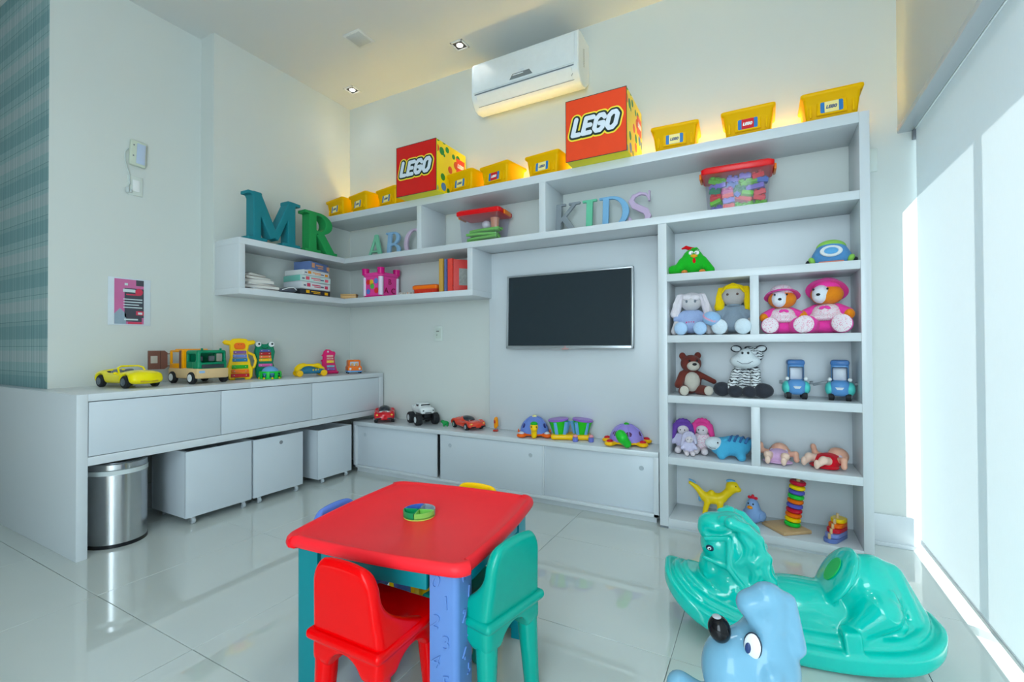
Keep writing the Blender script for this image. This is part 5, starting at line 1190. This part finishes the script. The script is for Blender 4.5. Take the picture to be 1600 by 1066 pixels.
bear('smaller plush bear in pink with a flowered hat', (.092, 2.742, ZB_), math.radians(6), 1.03, -.34, False)
bear('larger plush bear in pink with a pink turned-up hat', (.283, 2.745, ZB_), math.radians(-14), 1.12, -.60, True)

# shelf C
RB = plush('brown_plush', (112, 52, 44)); RBT = plush('tan_plush', (196, 188, 176))
t = thing('brown_bear_plush', 'reddish-brown plush bear sitting at the left beside the zebra', 'soft toy', (-.352, 2.745, ZC_), math.radians(24))
sob('body', [E((0, .015, .075), (.060, .050, .075)), (K((.045, 0, .110), (.120, -.015, .070), .016, .014), .012), (K((-.045, 0, .110), (-.075, -.03, .055), .020, .022), .012)], RB, t, n=48)
ob('belly', ell((0, -.020, .070), (.044, .030, .055)), RBT, t)
hd = sob('head', [E((0, -.004, .170), (.055, .048, .048)), (E((-.044, .004, .212), (.018, .012, .020)), .008), (E((.040, .004, .214), (.018, .012, .020)), .008)], RB, t, n=40)
ob('muzzle', ell((0, -.046, .158), (.034, .024, .026)), RBT, hd); ob('nose', ell((0, -.070, .168), (.012, .007, .008)), BLACK, hd)
each('eye', [ell((s * .020, -.046, .186), (.006, .004, .007)) for s in (-1, 1)], BLACK, hd)
for s in (-1, 1):
    lg_ = sob('leg', [K((s * .040, -.010, .026), (s * .062, -.075, .026), .028, .026)], RB, t, n=24); ob('sole', ell((s * .064, -.098, .027), (.024, .008, .026)), RBT, lg_)
ZM = stripes_material('zebra_stripes', (60, 62, 68), (222, 226, 228), 20, .27, 6., 'Z')
ZW = plush('zebra_white', (222, 228, 232)); ZK = plush('zebra_black', (54, 56, 64))
t = thing('zebra_plush', 'striped plush zebra sitting with dark hooves forward', 'soft toy', (-.075, 2.758, ZC_), math.radians(-2)); t.scale = (.96, .96, .90)
sob('body', [E((0, .01, .085), (.050, .048, .085)), (K((-.044, -.010, .150), (-.072, -.066, .050), .026, .024), .003), (K((.044, -.010, .150), (.050, -.072, .052), .026, .024), .003)], ZM, t, n=50)
hd = sob('head', [E((.014, -.002, .235), (.054, .050, .054)), (E((.034, .012, .245), (.050, .038, .048)), .01)], ZM, t, n=40)
sob('muzzle', [E((-.004, -.034, .208), (.076, .052, .044)), (E((0, -.036, .245), (.036, .036, .036)), .02)], ZW, hd, n=40)
each('eye', [ell((s * .014, -.070, .256), (.006, .003, .008)) for s in (-1, 1)], BLACK, hd)
ob('smile', tube([(-.040, -.080, .210), (-.014, -.0870, .194), (.014, -.0865, .195), (.036, -.079, .210)], .002, 6), GREY, hd)
for s in (-1, 1):
    er = ob('ear', ell((.012 + s * .062, -.002, .280), (.026, .009, .016), (0, -s * .35, 0)), ZW, hd); ob('ear_rim', torus((.012 + s * .062, -.004, .280), .018, .003, (PI / 2, 0, 0), 18, 6, (1.35, 1, .85)), ZK, er)
each('mane', [ell((.012, .012 + .012 * i, .286 - .006 * i), (.022, .010, .010)) for i in range(3)], ZK, hd)
for (x, y, z_, rx) in ((-.118, -.060, .042, .046), (.084, -.075, .043, .050)): ob('hoof', ell((x, y, z_), (rx, .040, .042)), ZK, t)
for (x, y, z_) in ((-.050, -.088, .034), (.020, -.092, .035)): ob('front_hoof', ell((x, y, z_), (.038, .032, .033)), ZK, t)
sob('leg', [K((-.03, 0, .04), (-.100, -.045, .042), .030, .026)], ZM, t, n=24); sob('leg', [K((.03, 0, .04), (.074, -.055, .042), .030, .026)], ZM, t, n=24)

TB = plastic('cart_blue', (92, 148, 205)); TBD = plastic('cart_roof_blue', (70, 118, 178)); TQ = plastic('cart_turquoise', (84, 206, 198))
def cart(label, loc, rz, arm):
    t = thing('toy_forklift', label, 'toy car', loc, rz, 'blue and turquoise toy forklifts')
    sob('body', [B((0, 0, .058), (.040, .050, .036), .022), (E((0, -.035, .062), (.036, .026, .034)), .015)], TB, t, n=36)
    sob('cab', [B((0, .008, .132), (.036, .034, .056), .014), ('cut', B((0, -.03, .128), (.027, .03, .030), .006), .003)], TB, t, n=40)
    ob('roof', box((0, .006, .182), (.078, .076, .030), .012), TBD, t)
    ob('windscreen', box((0, -.006, .126), (.056, .004, .062), .001), mat('cart_window', (206, 210, 218), .3), t)
    each('windscreen_rim', [box((s * .029, -.026, .127), (.005, .006, .068), .002) for s in (-1, 1)] + [box((0, -.026, z_), (.060, .006, .005), .002) for z_ in (.094, .160)], mat('cart_rim', (60, 80, 104), .4), t)
    ob('grille', prism([(-.018, .004), (.018, .004), (.010, -.008), (-.010, -.008)], .004, 'xz', (0, -.0605, .062)), mat('cart_grille', (200, 206, 212), .3), t)
    for s in (-1, 1):
        sob('fender', [E((s * .040, -.010, .056), (.022, .042, .034))], TQ, t, n=24)
        ob('headlight', ell((s * .040, -.030, .102), (.009, .008, .009)), PWHITE, t)
    wheels(t, .08, (-.030, .030), .019, .022, GREY, .034)
    if arm: ob('fork_arm', box((-.080, -.012, .080), (.064, .016, .014), .003, (0, -.25, 0)), GREY, t)
    each('side_peg', [cyl((s * .066, -.012, .082), .008, .014, AX, 12) for s in ((1,) if arm else (-1, 1))], GREY, t)
cart('blue toy forklift standing next to the zebra', (.148, 2.752, ZC_), math.radians(4), False)
cart('blue toy forklift with a grey fork arm at the right end', (.334, 2.756, ZC_), math.radians(-8), True)

# shelf D
def mini_doll(label, loc, rz, hair, dress, s):
    t = thing('mini_rag_doll', label, 'soft toy', loc, rz)
    z = lambda *a: tuple(v * s for v in a)
    sob('body', [E(z(0, 0, .055), z(.036, .028, .045)), (K(z(-.025, 0, .080), z(-.045, -.012, .050), .012 * s), .01), (K(z(.025, 0, .080), z(.045, -.012, .050), .012 * s), .01)], dress, t, n=34)
    hd = ob('head', ell(z(.002, -.004, .112), z(.028, .026, .028)), plush('mini_skin', (222, 210, 214)), t)
    each('eye', [ell(z(q * .010, -.028, .114), z(.003, .002, .003)) for q in (-1, 1)], BLACK, hd)
    sob('hair', [E(z(0, .008, .128), z(.036, .028, .026)), (K(z(-.034, 0, .130), z(-.048, -.006, .070), .015 * s, .012 * s), .008), (K(z(.034, 0, .130), z(.045, -.004, .090), .015 * s, .012 * s), .008)] + [(E(z(.03 * math.cos(a), .004, .135 + .022 * math.sin(a)), z(.010, .010, .012)), .004) for a in [PI * k / 6 for k in range(7)]], hair, t, n=40)
    for q in (-1, 1): lg_ = sob('leg', [K(z(q * .016, -.02, .022), z(q * .020, -.050, .018), .014 * s, .016 * s)], plush('mini_skin', (0, 0, 0)), t, n=18)
    return t
mini_doll('little rag doll with purple hair', (-.402, 2.785, ZD_), math.radians(4), plush('hair_purple', (110, 70, 160)), plush('mini_lilac', (206, 200, 226)), 1.14)
mini_doll('little cream rag doll hugging the purple-haired one', (-.362, 2.722, ZD_), math.radians(14), plush('hair_lilac', (196, 190, 214)), plush('mini_lilac', (0, 0, 0)), .78)
mini_doll('little rag doll with hot pink hair and flowered dress', (-.302, 2.800, ZD_), math.radians(-4), plush('hair_pink', (236, 70, 150)), FLOR, 1.18)
CB = plush('cat_blue', (78, 176, 216))
t = thing('blue_cat_plush', 'blue plush animal with striped back lying on its belly', 'soft toy', (-.160, 2.745, ZD_), math.radians(0))
sob('body', [E((.025, .012, .066), (.080, .050, .054)), (K((-.02, -.015, .04), (-.035, -.045, .020), .030, .022), .02), (K((.05, -.015, .04), (.06, -.045, .020), .030, .022), .02), (E((-.045, -.006, .060), (.05, .045, .048)), .02), (K((.095, .02, .085), (.118, .02, .100), .016, .014), .01)], CB, t, n=54)
hd = sob('face', [E((-.070, -.024, .076), (.050, .036, .036), (0, .12, .4))], plush('cat_white', (214, 222, 228)), t, n=32)
each('ear', [ell((-.022, -.022, .098), (.017, .014, .010), (0, -.5, 0))], CB, t)
each('eye', [ell((-.052, -.060, .088), (.0035, .003, .005)), ell((-.098, -.046, .080), (.003, .0035, .005))], BLACK, hd)
ob('smile', tube([(-.104, -.050, .066), (-.085, -.060, .057), (-.062, -.062, .058)], .0014, 6), GREY, hd)
each('back_stripe', [tube([(.0 + .026 * i, -.034 + .004 * abs(i - 1), .098 - .004 * abs(i - 1)), (.008 + .026 * i, -.012, .1165 - .003 * abs(i - 1)), (.014 + .026 * i, .016, .1195 - .004 * abs(i - 1)), (.018 + .026 * i, .045, .102)], .0075, 6) for i in range(4)], plush('stripe_blue', (62, 116, 172)), t)
SK = mat('baby_skin', (236, 176, 150), .5); SKL = mat('baby_skin_light', (240, 204, 184), .5)
def baby(label, loc, rz, cloth, s, trim, pinkfoot):
    """baby doll on its back, head away, feet forward"""
    t = thing('baby_doll', label, 'doll', loc, rz)
    z = lambda *a: tuple(v * s for v in a)
    hd = sob('head', [E(z(0, .050, .052), z(.044, .044, .040)), (E(z(0, .035, .078), z(.022, .018, .012)), .012), (E(z(0, .030, .088), z(.005, .005, .005)), .004), (E(z(-.043, .05, .052), z(.007, .009, .010)), .004), (E(z(.043, .05, .052), z(.007, .009, .010)), .004)], SK, t, n=38)
    each('eye', [ell(z(q * .015, .042, .088), z(.005, .003, .002)) for q in (-1, 1)], mat('eye_closed', (150, 90, 70), .5), hd)
    ob('mouth', ell(z(0, .020, .080), z(.008, .004, .003)), mat('mouth_red', (200, 70, 70), .5), hd)
    sob('romper', [E(z(0, -.02, .036), z(.054, .052, .034)), (E(z(0, .012, .034), z(.046, .03, .03)), .02), (E(z(0, -.035, .010), z(.070, .050, .009)), .01)], cloth, t, n=42)
    ob('collar', torus(z(0, .018, .040), .040 * s, .009 * s, (PI / 2 - .5, 0, 0), 22, 8, (1, .8, 1)), trim, t)
    for q in (-1, 1):
        sob('arm', [K(z(q * .050, .005, .045), z(q * .078, -.004, .052), .015 * s, .013 * s), (K(z(q * .078, -.004, .052), z(q * .082, -.008, .078 if q < 0 else .030), .013 * s, .012 * s), .006), (E(z(q * .083, -.010, .086 if q < 0 else .022), z(.013, .011, .013)), .006)], SK, t, n=30)
        lg_ = sob('leg', [K(z(q * .028, -.040, .038), z(q * .040, -.080, .048), .021 * s, .018 * s), (K(z(q * .040, -.080, .048), z(q * .036, -.105, .030), .018 * s, .013 * s), .008), (E(z(q * .036, -.116, .030), z(.013, .011, .022)), .006)], SKL, t, n=32)
    return t
baby('baby doll in a lilac romper, lying on its back', (.070, 2.775, ZD_), math.radians(-8), plush('romper_lilac', (222, 180, 220)), .98, plush('romper_pale', (226, 210, 232)), True)
baby('baby doll in a red romper at the shelf end', (.290, 2.765, ZD_), math.radians(-48), plush('romper_red', (216, 16, 40)), 1.02, plush('romper_pale', (0, 0, 0)), False)

# shelf E
DY = mat('rubber_yellow', (255, 214, 0), .4)
t = thing('toy_dinosaur', 'yellow rubber toy dinosaur with blue crest, tail raised', 'toy', (-.245, 2.785, ZE_), math.radians(4))
sob('body', [E((.0, 0, .095), (.062, .032, .032)), (K((-.045, 0, .098), (-.085, 0, .145), .022, .013), .015), (K((-.085, 0, .145), (-.120, 0, .168), .013, .009), .01), (K((.045, 0, .105), (.088, 0, .150), .024, .022), .015), (E((.095, 0, .172), (.032, .028, .030)), .015), (E((.122, -.004, .158), (.018, .018, .014)), .01), (E((-.01, 0, .126), (.016, .016, .014)), .01),
   (K((-.03, .018, .075), (-.045, .022, .012), .016, .012), .01), (K((-.03, -.018, .075), (-.045, -.022, .012), .016, .012), .01), (K((.035, .018, .075), (.030, .022, .012), .016, .012), .01), (K((.035, -.018, .075), (.030, -.022, .012), .016, .012), .01)], DY, t, n=64)
each('crest', [ell((.088, 0, .200), (.024, .010, .010)), ell((-.108, 0, .178), (.022, .008, .006), (0, .45, 0)), ell((-.068, 0, .085), (.010, .012, .016))], plastic('crest_blue', (110, 170, 215)), t)
each('eye', [ell((.112, s * .021, .178), (.003, .003, .004)) for s in (-1, 1)], BLACK, t)
t = thing('blue_hen_toy', 'blue rubber hen with red comb beside the ring stacker', 'toy', (-.050, 2.765, ZE_), math.radians(-20))
HB = mat('hen_blue', (130, 165, 215), .45)
sob('body', [E((0, 0, .045), (.044, .042, .045)), (E((0, -.004, .095), (.030, .030, .036)), .03), (E((.042, .012, .042), (.016, .03, .026)), .012)], HB, t, n=42)
sob('comb', [E((0, -.002, .140), (.008, .007, .012)), (E((-.016, -.002, .134), (.010, .006, .008)), .004), (E((.016, -.002, .134), (.010, .006, .008)), .004), (E((0, -.002, .130), (.014, .007, .006)), .004)], mat('comb_red', (220, 20, 50), .45), t, n=30)
ob('beak', ell((-.002, -.036, .090), (.014, .010, .009)), plastic('beak_orange', (250, 150, 20)), t); each('eye', [ell((s * .012, -.030, .108), (.004, .003, .005)) for s in (-1, 1)], BLACK, t)
each('wing', [ell((s * .042, -.004, .048), (.008, .022, .018)) for s in (-1, 1)], HB, t)
t = thing('ring_stacker', 'leaning tower of ten coloured rings on a square wooden base', 'stacking toy', (.100, 2.752, ZE_), math.radians(38))
sq = ob('base_plate', box((0, 0, .009), (.158, .158, .018), .004), mat('stacker_wood', (206, 168, 122), .5, var=.12, scale=16), t)
lean = math.radians(7)
RC = [('green', (30, 170, 30)), ('yellow', (250, 210, 0)), ('orange', (245, 110, 10)), ('crimson', (205, 20, 50)), ('indigo', (90, 90, 190)), ('orange', 0), ('green', 0), ('indigo', 0), ('yellow', 0), ('crimson', 0)]
ring_c = bpy.data.objects.new('x', None); bpy.data.objects.remove(ring_c)
rc_, rs_ = math.cos(math.radians(-38)), math.sin(math.radians(-38))
for i, (nm, rgb) in enumerate(RC):
    h_ = .030 + .0235 * i; dx = .036 + math.tan(lean) * h_ - .012
    lx, ly = dx * rc_ - .012 * rs_, dx * rs_ + .012 * rc_
    dirx = Vector((math.sin(lean) * rc_, math.sin(lean) * rs_, math.cos(lean))).to_track_quat('Z', 'Y').to_euler()
    g = lathe([(.012, -.0085), (.030, -.0105), (.036, -.006), (.037, 0), (.036, .006), (.030, .0105), (.012, .0085)], 26, (lx, ly, h_), dirx)
    ob('ring', g, plastic('ring_' + nm, rgb or (0, 0, 0), .18), t)
h_ = .268; dx = .036 + math.tan(lean) * h_ - .012
ob('peg', tube([((.024 + math.tan(lean) * .02) * rc_ - .012 * rs_, (.024 + math.tan(lean) * .02) * rs_ + .012 * rc_, .018), (dx * rc_ - .012 * rs_, dx * rs_ + .012 * rc_, h_)], .0095, 12), WOOD, t)
t = thing('boat_stacker', 'wooden boat stacking toy with coloured layers and short pegs', 'stacking toy', (.302, 2.715, ZE_), math.radians(62))
BC = [('boat_blue', (104, 126, 190), .150), ('boat_violet', (130, 146, 210), .132), ('boat_red', (214, 30, 54), .114), ('boat_orange', (250, 110, 10), .094), ('boat_yellow', (250, 210, 10), .072)]
for i, (nm, rgb, ln) in enumerate(BC):
    x0 = .075 - ln
    pts = [(x0 + .03, -.030), (.060, -.030)] + [(.060 + .018 * math.cos(a), .030 * math.sin(a)) for a in [-PI / 2 + PI * k / 8 for k in range(1, 8)]] + [(.060, .030), (x0 + .03, .030)] + [(x0 + .03 + .03 * math.cos(a), .030 * math.sin(a)) for a in [PI / 2 + PI * k / 8 for k in range(1, 8)]]
    ob('layer', prism(pts, .0185, 'xy', (0, 0, .0095 + .0195 * i), bev=.002), plastic(nm, rgb), t)
    ob('peg', cyl((x0 + .016 if i < 4 else .03, 0, .019 + .0195 * i + .011), .0065, .024, None, 12), WOOD, t)
